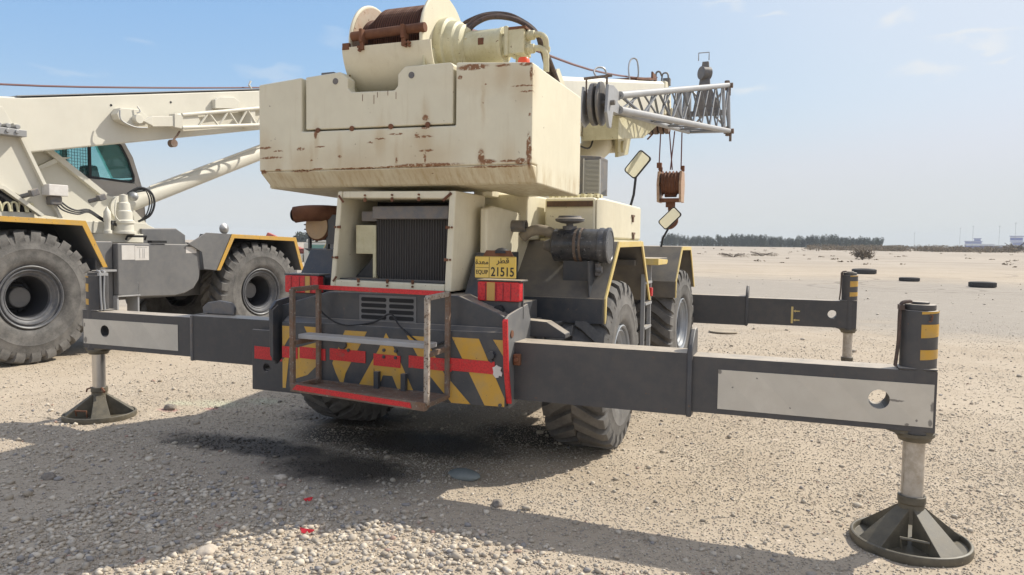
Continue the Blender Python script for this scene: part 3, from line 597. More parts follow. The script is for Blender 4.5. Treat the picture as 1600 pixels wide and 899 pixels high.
# ---- outriggers
def outrigger(sg, y0, xin, front=False, dirty=True, hoseside=-1):
    D = .235; mir = sg < 0
    b = MB(); b.box(xin, 2.28, y0, y0 + D, .694, 1.105); b.box(xin + .04, 2.27, y0 + .004, y0 + D - .004, 1.105, 1.1052)
    out = b.build('outrigger_beam', M['beam'], crane, bevel=.007, mirror=mir)
    b = MB(); b.holed(2.25, 3.70, .72, 1.087, y0 + .012, y0 + D - .012, 3.397, .90, .058); ext = b.build('extension_beam', M['beam'], out, bevel=.005, mirror=mir)
    b = MB()
    if mir:
        b.prism([(y0 - .012, .685), (y0 + D + .012, .685), (y0 + D + .012, 1.12), (y0 - .012, 1.112)], 'x', 2.27, 2.30)
        b.prism([(1.96, 1.107), (2.33, 1.107), (2.34, 1.17), (2.28, 1.215), (2.14, 1.24), (2.0, 1.225), (1.96, 1.18)], 'y', y0 + D - .05, y0 + D - .01)
    else:
        b.prism([(y0 - .012, .685), (y0 + D + .012, .685), (y0 + D + .012, 1.23), (y0 + D - .02, 1.26), (y0 + D * .6, 1.25), (y0 + .02, 1.16), (y0 - .012, 1.11)], 'x', 2.262, 2.30)
    b.build('collar', M['darkgrey'] if mir else M['beam'], out, bevel=.012, mirror=mir)
    if not front:
        b = MB(); b.holed(2.462, 3.685, .765 if mir else .755, 1.01, y0 + .0075, y0 + .0105, 3.397, .90, .058); b.build('reflective_panel', M['palebeam'], out, mirror=mir)
    else:
        b = MB(); b.box(2.872, 2.90, y0 + .008, y0 + .011, .755, .985)
        for z in (.80, .925): b.prism([(2.90, z), (2.93, z + .018), (2.93, z + .007), (2.99, z + .007), (2.98, z), (2.99, z - .007), (2.93, z - .007), (2.93, z - .018)], 'y', y0 + .008, y0 + .011)
        b.build('yellow_mark', M['yfade'], out, mirror=mir)
    jx, jy = 3.607, y0 + D / 2 - .01
    b = MB(); b.cyl((jx, jy, .70), (jx, jy, 1.44), .1, n=40); b.cyl((jx, jy, 1.44), (jx, jy, 1.475), .085, n=32); b.cyl((jx, jy, 1.475), (jx, jy, 1.49), .05, n=20)
    b.prism([(jx - .115, jy - .1), (jx + .093, jy - .1), (jx + .093, jy + .1), (jx - .115, jy + .1)], 'z', 1.088, 1.1)
    jc = b.build('jack_cylinder', M['beam'], out, bevel=.006, mirror=mir)
    b = MB()
    for z0, z1 in ((1.15, 1.21), (1.28, 1.36), (1.42, 1.436)):
        n = 10; vs = []
        for i in range(n + 1):
            a = R(-92 + 100 * i / n); k = .012 * i / n
            for z in (z0 + k, z1 + k * .3): vs.append((jx + .102 * math.cos(a), jy + .102 * math.sin(a), z))
        b.add(vs, [(2 * i, 2 * i + 2, 2 * i + 3, 2 * i + 1) for i in range(n)])
    b.build('yellow_band', M['yellow'], out, mirror=mir)
    if not front and not mir:
        text_mesh('3', .062, M['rust'], 'chalk_number', out, (jx + .045, jy - .0975, 1.395), (.9, .42, 0), (.15, 0, 1), bold=.0)
    b = MB(); hx = jx - .105
    for k in range(2): b.tube([(jx - .05, jy - .04 + k * .05, 1.49), (hx + .005, jy - .05 + k * .05, 1.478), (hx - .006, jy - .055 + k * .045, 1.42), (hx - .008, jy - .055 + k * .035, 1.25), (hx - .02, jy - .055 + k * .035, 1.10)], .0085, 8, 5)
    b.box(jx - .118, jx - .09, jy - .07, jy + .03, 1.44, 1.468)
    b.build('hose', M['hose'] if not mir else M['galv'], out, mirror=mir)
    b = MB(); b.lathe([(0, .07), (.0, .088), (.02, .095), (.03, .108), (.05, .11)], (jx, jy, .652), 'z', 32); b.prism([(3.44, .719), (3.695, .719), (3.685, .70), (3.50, .70)], 'y', y0 + .02, y0 + D - .02); b.build('rod_collar', M['float'], out, mirror=mir)
    b = MB(); b.cyl((jx, jy, .2), (jx, jy, .70), .061, n=32); b.build('jack_rod', M['chromedirty'] if dirty else M['chrome'], out, mirror=mir)
    # float: sleeve, four wedge ribs, dished base with a raised rim
    b = MB(); b.lathe([(.15, .0625), (.31, .0625), (.315, .07), (.315, .078), (.27, .078), (.265, .072), (.15, .075)], (jx, jy, 0), 'z', 32, close=True)
    b.lathe([(.012, .001), (.012, .305), (.008, .324), (.0, .33), (.03, .336), (.058, .332), (.062, .318), (.052, .31), (.03, .306), (.028, .1), (.028, .001)], (jx, jy, 0), 'z', 56)
    for k in range(4):
        a = math.pi / 2 * k + R(38); ca, sa = math.cos(a), math.sin(a)
        def P(u, v, z): return (jx + u * ca - v * sa, jy + u * sa + v * ca, z)
        b.add([P(.06, -.045, .245), P(.06, .045, .245), P(.308, .088, .052), P(.308, -.088, .052), P(.06, -.045, .02), P(.06, .045, .02), P(.308, .088, .03), P(.308, -.088, .03)],
              [(0, 1, 2, 3), (4, 7, 6, 5), (0, 4, 5, 1), (1, 5, 6, 2), (2, 6, 7, 3), (3, 7, 4, 0)])
    fo = b.build('float_pad', M['float'], out, bevel=.004, mirror=mir)
    if not front:
        b = MB(); b.tube([(jx - .07, jy - .20, .05), (jx - .08, jy - .215, .115), (jx + .07, jy - .215, .105), (jx + .075, jy - .20, .05)], .009, 6)
        if mir: b.tube([(jx - .07, jy - .03, .31), (jx - .13, jy - .05, .28)], .012, 6); b.tube([(jx + .05, jy - .05, .31), (jx + .11, jy - .05, .29), (jx + .12, jy - .05, .26)], .008, 6)
        b.build('float_handle', M['rust'] if mir else M['float'], out, mirror=mir)
    return out
outrigger(1, 0.0, 1.03)
outrigger(-1, .37, .9, dirty=False)['label'] = 'outrigger reaching out to the left with clean chromed jack rod'
outrigger(1, 6.0, 1.1, front=True)
outrigger(-1, 6.37, 1.1, front=True)
# welded bracket on the right outrigger root
m = MB(); m.prism([(.96, 1.108), (1.33, 1.108), (1.33, 1.14), (1.18, 1.225), (.98, 1.235)], 'y', .33, .46); m.build('outrigger_stop', M['beam'], crane, bevel=.006)

# ---- wheels
wheel(crane, (1.235, 1.52, .75), .75, .53, 1, rimmat='rimlight')
wheel(crane, (-1.235, 1.52, .75), .75, .53, -1)
wheel(crane, (1.245, 5.2, .75), .75, .53, 1, R(-4), rimmat='rimlight')
wheel(crane, (-1.245, 5.2, .75), .75, .53, -1, R(-4))

# ---- fenders
def fender(pts, xi, xo, low):
    """pts: outer outline (y,z): back low, back top, front top, front low"""
    (a, b, c, d) = pts; t = .02
    inner = [(d[0] - .03, d[1]), (c[0] - .02, c[1] - t), (b[0] + .02, b[1] - t), (a[0] + .03, a[1])]
    m = MB(); m.prism([a, b, c, d] + inner, 'x', xi, xo)
    m.box(min(xi, xo), max(xi, xo), a[0] - .004, a[0] + .02, low, a[1])
    f = m.build('fender', M['deck'] if True else None, crane, bevel=.004)
    # vertical inner wall between the wheel arch and the deck
    m = MB(); s = 1 if xo > 0 else -1; xw = xi + .03 * s
    m.prism([a, b, c, d], 'x', xi, xi + .015 * s); m.build('inner_wall', M['navy'], f)
    e = .05; m = MB(); x1 = xo + .012 * s; x0 = xo - .004 * s
    oa = [(a[0], low), a, b, c, d]; ib = [(d[0] - e, d[1]), (c[0] - e * .6, c[1] - e), (b[0] + e * .6, b[1] - e), (a[0] + e, a[1]), (a[0] + .03, low)]
    m.prism(oa + ib, 'x', min(x0, x1), max(x0, x1)); m.build('yellow_edge', M['yfade'], f, bevel=.003)
    return f
for s in (1, -1):
    f = fender(((.92, 1.37), (1.37, 1.835), (2.42, 1.845), (2.9, 1.23)), .62 * s, 1.475 * s, 1.165)
    m = MB(); m.box(min(.6 * s, 1.46 * s), max(.6 * s, 1.46 * s), .908, .915, 1.165, 1.365); m.build('lower_skirt', M['navy'], f)
    fender(((4.5, 1.36), (4.98, 1.80), (5.85, 1.80), (6.35, 1.2)), .66 * s, 1.50 * s, 1.15)
    m = MB(); m.box(min(.5 * s, .64 * s), max(.5 * s, .64 * s), 2.4, 5.6, 1.55, 1.62); m.box(min(.6 * s, 1.4 * s), max(.6 * s, 1.4 * s), 2.45, 4.45, 1.60, 1.66); m.build('deck', M['deck'], crane, bevel=.005)
m = MB(); m.prism([(2.9, 1.60), (3.45, 1.60), (3.5, 1.62), (3.5, 1.65), (2.9, 1.67)], 'x', 1.40, 1.56); m.build('step_plate', M['yfade'], crane, bevel=.006)
m = MB()
for y in (2.66, 3.0): m.box(1.43, 1.47, y - .012, y + .012, .55, 1.6)
for z in (.7, .95, 1.2, 1.42): m.box(1.43, 1.48, 2.67, 3.0, z - .012, z + .012)
m.build('ladder', M['galv'], crane)
m = MB(); m.box(1.46, 1.50, 2.88, 2.95, 1.27, 1.36); m.build('side_marker', M['red'], crane, bevel=.006)
# narrow sloped covers beside the engine hood
m = MB(); m.prism([(.17, 1.40), (.40, 1.735), (.9, 1.74), (.9, 1.2), (.17, 1.2)], 'x', .57, .74); m.prism([(.30, 1.36), (.7, 1.36), (.7, 1.0), (.3, 1.0)], 'x', .62, .98); m.build('side_cover', M['navy'], crane, bevel=.008)
m = MB(); m.prism([(.19, 1.40), (.42, 1.735), (.9, 1.74), (.9, 1.2), (.19, 1.2)], 'x', -1.0, -.585); m.build('side_cover', M['navy'], crane, bevel=.008)

# ---- engine hood with open rear, radiator inside
X0, X1, X2, X3 = -.475, .555, .518, -.55    # top left, top right, bottom right, bottom left at the rear face
def hx(left, z):
    t = (z - 1.44) / .76
    return (X3 + (X0 - X3) * t) if left else (X2 + (X1 - X2) * t)
m = MB(); t = .045
def quadplate(a, b, c, d, y0, y1): m.add([(p[0], y0, p[1]) for p in (a, b, c, d)] + [(p[0], y1, p[1]) for p in (a, b, c, d)], [(0, 1, 2, 3), (7, 6, 5, 4), (0, 4, 5, 1), (1, 5, 6, 2), (2, 6, 7, 3), (3, 7, 4, 0)])
quadplate((hx(1, 1.44), 1.44), (hx(1, 1.44) + t, 1.44), (hx(1, 2.2) + t, 2.2), (hx(1, 2.2), 2.2), .06, .62)
quadplate((hx(0, 1.44) - .055, 1.44), (hx(0, 1.44), 1.44), (hx(0, 2.19), 2.19), (hx(0, 2.19) - .055, 2.19), .06, .62)
quadplate((hx(1, 2.2) + t, 2.145), (hx(0, 2.2) - .055, 2.13), (hx(0, 2.2) - .055, 2.19), (hx(1, 2.2) + t, 2.2), .0601, .62)
quadplate((hx(1, 1.44) + t, 1.44), (hx(0, 1.44) - .055, 1.44), (hx(0, 1.5) - .055, 1.495), (hx(1, 1.5) + t, 1.505), .0601, .12)
m.prism([(.62, 1.44), (1.45, 1.6), (1.45, 2.05), (.62, 2.1)], 'x', -.50, .60)
hood = m.build('engine_hood', M['cream'], crane, bevel=.012)
m = MB(); m.prism([(.40, 1.5), (1.32, 1.55), (1.45, 1.7), (1.47, 2.06), (.55, 2.105), (.40, 2.08)], 'x', .598, .66); m.build('side_panel', M['cream'], hood, bevel=.02)
m = MB(); m.box(hx(1, 1.5) + .05, hx(0, 1.5) - .06, .12, .5, 1.5, 1.515); m.prism([(-.49, 1.50), (-.21, 1.50), (-.21, 1.62), (-.30, 1.70), (-.49, 1.52)], 'y', .34, .40); m.build('sill', M['navy'], hood)
m = MB(); m.box(-.45, .50, .592, .617, 1.45, 2.185); m.build('back_wall', M['dark'], hood)
m = MB(); m.prism(rrect(-.205, .44, 1.515, 2.03, .05), 'y', .20, .30); m.build('radiator', M['radiator'], hood)
m = MB(); m.box(-.215, .45, .15, .31, 1.985, 2.085); m.box(-.36, .49, .22, .3, 1.97, 2.05); m.build('header_tank', M['darkgrey'], hood, bevel=.008)
m = MB(); m.box(-.40, -.215, .205, .235, 1.71, 1.94); m.box(-.235, -.207, .19, .25, 1.52, 1.93); m.box(.445, .478, .19, .25, 1.55, 1.93); m.build('radiator_bracket', M['cream_oily'], hood, bevel=.004)
def clip(x, z, dx, dz):
    b = MB(); b.prism([(x - dz * .012 - dx * .02, z - dx * .012 - dz * .02), (x + dz * .012 - dx * .02, z + dx * .012 - dz * .02), (x + dz * .008 + dx * .012, z + dx * .008 + dz * .012), (x - dz * .008 + dx * .012, z - dx * .008 + dz * .012)], 'y', .048, .06)
    b.cyl((x + dx * .03, .045, z + dz * .03), (x + dx * .03, .06, z + dz * .03), .008, n=8); b.build('clip', M['rust'], hood, bevel=.002)
for x in (-.22, .02, .25): clip(x, 2.135, 0, 1)
for x in (-.02, .2, -.28): clip(x, 1.50, 0, -1)
for z in (1.92, 1.68): clip(hx(1, z) + .04, z, -1, 0); clip(hx(0, z) - .045, z, 1, 0)
m = MB(); m.obox((.485, .057, 2.145), .09, .006, .02, (0, R(-38), 0)); m.obox((-.44, .057, 2.14), .07, .006, .015, (0, R(50), 0)); m.obox((-.50, .057, 1.51), .05, .006, .014, (0, R(-50), 0)); m.build('rust_scar', M['rust'], hood)
# pipe stub out of the hood side, rubber elbow to the air cleaner
m = MB(); m.lathe([(0, .0), (0, .05), (.125, .05), (.125, .042), (.02, .04)], (.66, .95, 1.955), 'x', 24)
m.build('pipe_stub', M['darkgrey'], crane)
m = MB(); m.tube([(.74, .98, 1.86), (.80, .98, 1.905), (.88, 1.02, 1.925), (.97, 1.06, 1.90), (1.01, 1.08, 1.86)], .045, 14, 8); eb = m.build('air_hose', paint('dusty_air_hose', (.20, .17, .13), dust=.8, dustcol=(.33, .28, .2), rough=.9), crane)

# ---- air cleaner
m = MB(); m.lathe([(0, .03), (.0, .11), (.015, .138), (.22, .138), (.225, .146), (.245, .146), (.25, .138), (.40, .138), (.405, .148), (.425, .148), (.44, .142), (.46, .142), (.465, .15), (.485, .15), (.49, .125), (.485, .12), (.485, 0)], (.985, 1.1, 1.80), 'x', 40)
ac = m.build('air_cleaner', paint('scuffed_dark_paint', (.03, .034, .042), dust=.35, dustcol=(.16, .15, .14), chips=.9, chipcol=(.20, .20, .205), rough=.28, scale=1.6, var=.2), crane)
m = MB(); m.lathe([(0, .141), (0, .145), (.065, .145), (.065, .141)], (1.185, 1.1, 1.80), 'x', 40, close=True); m.build('clamp_band', M['rustbar'], ac)
m = MB(); m.lathe([(0, .03), (.10, .03), (.105, .075), (.12, .12), (.14, .125), (.15, .10), (.165, .095), (.17, 0)], (1.12, 1.1, 1.88), 'z', 32); m.cyl((1.12, 1.1, 1.9), (1.12, 1.1, 1.96), .06); m.build('intake_cap', M['darkgrey'], ac)
m = MB(); m.lathe([(0, 0), (.01, .04), (.06, .06), (.1, .065), (.14, .05)], (.89, 1.1, 1.795), 'x', 24); m.build('outlet_boot', M['darkgrey'], ac)
m = MB(); m.box(1.08, 1.35, 1.05, 1.2, 1.36, 1.67); m.prism([(.93, 1.36), (1.03, 1.36), (1.05, 1.67), (.88, 1.67)], 'x', 1.335, 1.35); m.build('bracket', M['navy'], ac, bevel=.005)
m = MB(); m.cyl((1.37, 1.05, 1.60), (1.42, 1.05, 1.60), .03, n=12); m.box(1.36, 1.40, 1.04, 1.08, 1.55, 1.65); m.build('latch', M['darkgrey'], ac, bevel=.004)

# ---- muffler on the left
m = MB(); m.lathe([(-.01, 0), (-.01, .12), (0, .135), (.015, .135), (.02, .127), (.5, .127), (.5, 0)], (-1.215, .82, 1.945), 'y', 40)
mf = m.build('muffler', M['rust'], crane)
m = MB(); m.cyl((-1.215, .80, 1.945), (-1.215, .812, 1.945), .119, n=40); m.build('end_cap', paint('heat_bleached_steel', (.42, .30, .19), dust=.5, dustcol=(.5, .33, .16), chips=.3, chipcol=(.1, .05, .03), rough=.7, scale=2), mf)
m = MB(); m.tube([(-1.05, .92, 2.06), (-1.15, .82, 2.065), (-1.28, .74, 2.06), (-1.38, .70, 2.045)], .075, 18, 5); m.build('tail_pipe', M['rust'], mf)
m = MB(); m.lathe([(0, .062), (.001, .062), (.001, 0)], (-1.383, .70, 2.045), 'x', 18); m.build('pipe_mouth', M['dark'], mf)
m = MB()
for i in range(9):
    a = R(120 + i * 18); m.cyl((-1.215 + .14 * math.cos(a), .805, 1.945 + .14 * math.sin(a)), (-1.215 + .14 * math.cos(a), .84, 1.945 + .14 * math.sin(a)), .007, n=6)
for x in (-1.32, -1.12): m.box(x - .012, x + .012, .83, .86, 1.74, 1.86)
m.prism([(-1.36, 1.74), (-.58, 1.74), (-.58, 1.60), (-.95, 1.63), (-1.18, 1.66)], 'y', .80, 1.1)
m.box(-1.10, -.58, .81, 1.25, 1.78, 2.05)
m.build('bracket', M['navy'], mf, bevel=.004)

# ---- counterweight
cw = MB()
body = [(-1.168, 2.36), (1.172, 2.36), (1.172, 3.057), (.585, 3.10), (.585, 2.652), (-.752, 2.665), (-.752, 3.085), (-1.168, 3.055)]
def cwsec(poly, y0, y1): cw.prism(poly, 'y', y0, y1)
cwsec(body, -.02, .13)
cw.add([(-1.168, -.02, 2.36), (1.172, -.02, 2.36), (1.172, .10, 2.235), (-1.14, .10, 2.235), (-1.168, .10, 2.36), (1.172, .10, 2.36)], [(0, 1, 2, 3), (0, 3, 4), (1, 5, 2), (3, 2, 5, 4), (0, 4, 5, 1)])
cw.prism([(-1.165, 2.235), (1.169, 2.235), (1.169, 3.053), (.62, 3.02), (.45, 2.80), (-.45, 2.80), (-.7, 3.02), (-1.165, 3.05)], 'y', .1, .8)
cw.prism([(.1, 2.2345), (1.16, 2.215), (1.21, 2.24), (1.21, 3.045), (1.12, 3.05), (.1, 3.055)], 'x', .62, 1.1712)
cw.prism([(.1, 2.2345), (1.16, 2.215), (1.21, 2.24), (1.21, 3.045), (1.12, 3.05), (.1, 3.055)], 'x', -1.1672, -.62)
cw = cw.build('counterweight', M['cream_cw'], crane, bevel=.014)
sl_ = MB(); sl_.prism([(-.717, 2.677), (.560, 2.665), (.562, 3.085), (.54, 3.105), (.165, 3.103), (.105, 3.05), (.105, 2.965), (.075, 2.935), (-.30, 2.945), (-.33, 2.975), (-.33, 3.05), (-.40, 3.105), (-.717, 3.085)], 'y', -.014, .09)
slab = sl_.build('bolted_slab', M['cream_cw'], cw, bevel=.01)
m = MB()
for x, z in ((-.44, 3.035), (.222, 3.035)): m.cyl((x, -.018, z), (x, -.013, z), .024, n=20)
m.build('slab_plug', M['darkgrey'], cw)
m = MB()
for x in (-.60, -.29, .05, .36): m.cyl((x, -.0225, 2.668), (x, -.0145, 2.668), .02, n=16)
m.build('bolt_recess', M['rust'], cw)
m = MB()
for x, z, h in ((-.2, 2.90, .03), (-.1, 2.89, .045), (-.07, 2.91, .02), (.02, 2.915, .015), (.09, 2.90, .03)): m.box(x, x + .004, -.0155, -.0138, z - h, z + .02)
m.build('drip_mark', M['rust'], cw)
m = MB(); m.cyl((-.60, .12, 3.03), (-.60, .12, 3.12), .05); m.obox((-.58, .12, 3.125), .12, .08, .02); m.build('filler_cap', M['darkgrey'], crane, bevel=.005)
m = MB(); m.cyl((1.06, .1, 3.055), (1.06, .1, 3.075), .044); m.lathe([(0, .044), (.03, .042), (.045, .035), (.05, 0)], (1.06, .1, 3.075), 'z', 24); m.build('beacon', M['amber'], crane)

# ---- winch above the counterweight
WY, WZ = .46, 3.35
m = MB(); prof = [(0, .205)]
for i in range(55):
    x = -.42 + i * .011; r = (.255 if x < -.35 else .325 if x > -.25 else .255 + (x + .35) / .10 * .07); prof += [(i * .011, r + .006), (i * .011 + .0055, r - .003)]
m.lathe([(p[0] if i else 0, p[1]) for i, p in enumerate(prof)], (-.37, WY, WZ), 'x', 40)
winch = m.build('winch_drum', M['ropedrum'], crane, smooth=50)
for x0, r, mt in ((-.395, .375, 'cream'), (.238, .40, 'cream')):
    m = MB(); m.lathe([(0, .05), (0, r - .01), (.008, r), (.02, r), (.028, r - .01), (.028, .05)], (x0, WY, WZ), 'x', 56, close=True); m.build('drum_flange', M[mt], winch)
m = MB(); m.lathe([(0, .2), (0, .355), (.003, .355), (.003, .2)], (-.366, WY, WZ), 'x', 40, close=True); m.build('flange_lining', paint('flaking_flange', (.50, .42, .32), dust=.6, dustcol=(.4, .2, .1), chips=.8, chipcol=(.16, .07, .04)), winch)
# curved guard
m = MB(); n = 20; a0, a1 = R(187), R(292); ro_, ri = .43, .418; vs = []
xl, xr = -.415, .352
for i in range(n + 1):
    a = a0 + (a1 - a0) * i / n
    for r in (ro_, ri):
        for x in (xl, xr): vs.append((x, WY + r * math.cos(a), WZ + r * math.sin(a)))
fs = []
for i in range(n):
    b = 4 * i; fs += [(b, b + 1, b + 5, b + 4), (b + 2, b + 6, b + 7, b + 3), (b, b + 4, b + 6, b + 2), (b + 1, b + 3, b + 7, b + 5)]
fs += [(0, 2, 3, 1), (4 * n, 4 * n + 1, 4 * n + 3, 4 * n + 2)]; m.add(vs, fs); m.build('drum_guard', M['cream'], winch, smooth=30)
m = MB(); m.prism([(.10, 2.9), (.10, 3.15), (.25, 3.25), (.7, 3.25), (.75, 2.9)], 'x', -.40, -.385); m.prism([(.06, 2.9), (.06, 3.2), (.25, 3.3), (.75, 3.3), (.8, 2.9)], 'x', .27, .29); m.build('winch_mount', M['cream_oily'], winch, bevel=.004)
m = MB(); m.cyl((-.345, .07, 3.385), (.29, .07, 3.40), .036, n=20)
for x in (-.23, .13):
    m.obox((x, .045, 3.37), .026, .09, .10); m.obox((x, .03, 3.30), .03, .03, .07)
m.build('rope_roller', M['rust'], winch, bevel=.004)
m = MB()
for x in (-.25, .15, .18):
    m.cyl((x, .005, 3.285), (x, .035, 3.285), .012, n=10); m.cyl((x, .01, 3.262), (x, .035, 3.262), .01, n=10)
m.box(-.41, -.35, .03, .06, 3.28, 3.33); m.build('roller_bolt', M['rust'], winch, bevel=.002)
m = MB(); m.lathe([(-.08, .235), (-.05, .24), (-.01, .24), (.0, .215), (.06, .205), (.075, .185), (.11, .175), (.13, .13)], (.346, WY, WZ - .02), 'x', 40)
m.lathe([(0, .128), (.29, .128), (.30, .10), (.31, .10)], (.47, WY, 3.325), 'x', 32); m.lathe([(0, .135), (.025, .135), (.025, .12)], (.75, WY, 3.325), 'x', 32)
m.build('winch_gearbox', M['cream_oily'], winch, bevel=.003)
m = MB(); m.cyl((.775, WY, 3.325), (.83, WY, 3.325), .09); m.obox((.885, WY, 3.325), .14, .17, .185); m.box(.80, .82, WY - .1, WY + .1, 3.25, 3.43); m.cyl((.815, WY - .09, 3.22), (.815, WY - .09, 3.44), .018, n=10)
for z in (3.375, 3.275): m.cyl((.95, WY - .02, z), (1.02, WY - .02, z), .036, n=14); m.cyl((.965, WY - .02, z), (.985, WY - .02, z), .044, n=8)
m.cyl((.88, WY, 3.15), (.88, WY, 3.24), .02, n=10)
m.build('hydraulic_motor', M['cream_oily'], winch, bevel=.008)
m = MB(); m.box(.81, .97, WY - .09, WY + .08, 3.412, 3.432); m.box(.60, .645, WY - .1335, WY - .12, 3.31, 3.36); m.build('oil_stain_patch', M['rust'], winch, bevel=.003)
m = MB()
for z, k in ((3.375, 0), (3.275, 1)): m.tube([(1.01, WY - .02, z), (1.06, WY - .02, z), (1.10, WY - .02, z - .03), (1.105, WY, z - .09), (1.10, WY + .02, z - .17)], .022, 10, 5)
m.cyl((1.103, WY, 3.285), (1.10, WY + .01, 3.25), .032, n=12)
m.build('elbow_pipe', M['cream_oily'], winch)
for pts in ([(.355, .5, 3.50), (.42, .53, 3.56), (.57, .55, 3.605), (.74, .55, 3.59), (.87, .55, 3.53), (.98, .55, 3.44), (1.03, .56, 3.3), (1.08, .6, 3.1), (1.1, .7, 2.95)],
            [(.43, .42, 3.43), (.49, .47, 3.53), (.58, .52, 3.585), (.75, .54, 3.565), (.9, .54, 3.50), (1.0, .55, 3.41), (1.06, .57, 3.22), (1.12, .7, 3.0)],
            [(.47, .40, 3.42), (.52, .44, 3.50), (.62, .5, 3.56), (.78, .52, 3.545), (.92, .53, 3.48), (1.02, .54, 3.38), (1.1, .57, 3.2), (1.15, .7, 3.0)]):
    m = MB(); m.tube(pts, .015 if pts[0][1] == .5 else .019, 8, 6); m.build('hydraulic_hose', M['hose'], winch)
m = MB()
for x, y in ((.435, .42), (.475, .40)): m.cyl((x - .02, y - .01, 3.40), (x + .012, y + .01, 3.46), .021, n=10); m.cyl((x + .02, y - .06, 3.36), (x, y, 3.42), .014, n=8)
m.build('hose_fitting', M['cream_oily'], winch)
m = MB(); m.cyl((.62, .75, 3.12), (.88, .75, 3.12), .06); m.cyl((.66, .75, 3.12), (.70, .75, 3.12), .075); m.cyl((.5, .75, 3.09), (.52, .75, 3.2), .03, n=10); m.box(.45, 1.0, .6, .95, 3.0, 3.07); m.build('valve_bank', M['cream'], crane, bevel=.006)
m = MB(); m.prism([(1.0, 3.0), (1.6, 3.0), (1.5, 3.05), (1.12, 3.28), (1.05, 3.26)], 'x', .98, 1.0); m.build('hose_guide', M['cream'], crane)

# ---- turret, turntable, operator cab
m = MB(); m.cyl((0, 2.7, 1.62), (0, 2.7, 1.83), .82, n=48); m.build('turntable', M['cream'], crane, bevel=.008)
m = MB(); m.box(-.70, .72, 1.15, 3.4, 1.84, 2.24); m.box(-.45, -.36, .8, 2.0, 2.2, 2.95); m.box(.36, .45, .8, 2.0, 2.2, 2.95); m.cyl((.75, 2.2, 1.9), (.75, 2.2, 2.3), .12); m.build('turret_frame', M['cream'], crane, bevel=.02)
m = MB(); m.prism([(1.45, 2.42), (2.95, 2.42), (3.0, 2.7), (2.7, 3.22), (1.45, 3.28)], 'x', -1.12, -.5); cab = m.build('operator_cab', M['cream'], crane, bevel=.03)
m = MB(); m.prism([(1.6, 2.75), (2.82, 2.72), (2.62, 3.14), (1.6, 3.18)], 'x', -1.135, -.485); m.build('window', M['glass'], cab)

# ---- slotted equipment box on the right fender and oil cooler
m = MB(); m.box(.785, 1.255, 1.42, 3.17, 1.86, 2.222); m.prism([(1.255, 1.42), (1.31, 1.52), (1.31, 3.17), (1.255, 3.17)], 'z', 1.8605, 2.2215)
ebx = m.build('equipment_box', M['cream'], crane, bevel=.025)
m = MB(); m.box(.80, 1.24, 1.412, 1.4195, 2.135, 2.195); m.build('slot_frame', M['cream_oily'], ebx)
m = MB(); m.box(.81, 1.235, 1.4085, 1.4115, 2.14, 2.19); m.build('vent_slot', paint('rusty_vent', (.06, .035, .02), dust=.5, dustcol=(.16, .08, .04), scale=4), ebx)
for y, z in ((2.72, 2.11), (2.76, 1.93)):
    m = MB(); m.obox((1.315, y, z), .02, .12, .02); m.obox((1.32, y - .01, z - .03), .015, .04, .07); m.build('latch', M['rustbar'], ebx)
m = MB(); m.box(.755, 1.32, 1.40, 3.2, 1.838, 1.858); m.build('base_rail', M['cream_oily'], ebx)
m = MB()
for i in range(8): m.box(.80 + i * .06, .83 + i * .06, 1.5, 1.7, 2.225, 2.26)
m.cyl((.8, 1.6, 2.24), (1.25, 1.6, 2.24), .02, n=8); m.build('hinge_strip', M['cream_oily'], ebx)
m = MB(); m.box(.74, .995, 2.6, 2.9, 2.33, 2.70); m.prism([(.74, 2.70), (.995, 2.68), (.995, 2.72), (.82, 2.735), (.74, 2.735)], 'y', 2.6, 2.9)
oc = m.build('oil_cooler', M['darkgrey'], crane, bevel=.008)
m = MB()
for i in range(26): m.box(.825, .985, 2.575, 2.6, 2.345 + i * .0132, 2.352 + i * .0132)
m.box(.812, .826, 2.57, 2.6, 2.33, 2.70); m.box(.982, .995, 2.57, 2.6, 2.33, 2.69); m.build('cooler_fins', M['alu'], oc)

# ---- mirrors
def mirror(base, knee, head, rx, w, h, name='mirror', yaw=0):
    """head leaned over in its own plane; faces the rear"""
    from mathutils import Euler
    mm = Matrix.Translation(head) @ Euler((R(4), rx, yaw)).to_matrix().to_4x4()
    m = MB(); m.xf = mm; m.prism(rrect(-w / 2, w / 2, -h / 2, h / 2, .035), 'y', 0, .035); o = m.build('mirror', M['black'], crane, bevel=.008)
    m = MB(); m.xf = mm; m.prism(rrect(-w / 2 + .014, w / 2 - .014, -h / 2 + .014, h / 2 - .014, .026), 'y', -.004, -.0005); m.build('mirror_glass', M['mirror'], o)
    m = MB(); m.tube([base, knee, (head[0] - .02, head[1] + .03, head[2] - h * .45)], .014, 8); m.build('mirror_arm', M['black'], o)
mirror((1.22, 3.0, 2.20), (1.26, 3.0, 2.35), (1.292, 3.0, 2.672), R(40), .165, .29, yaw=R(1))
mirror((1.242, 4.9, 1.79), (1.26, 4.9, 1.9), (1.345, 4.9, 2.168), R(46), .16, .30, yaw=R(1))

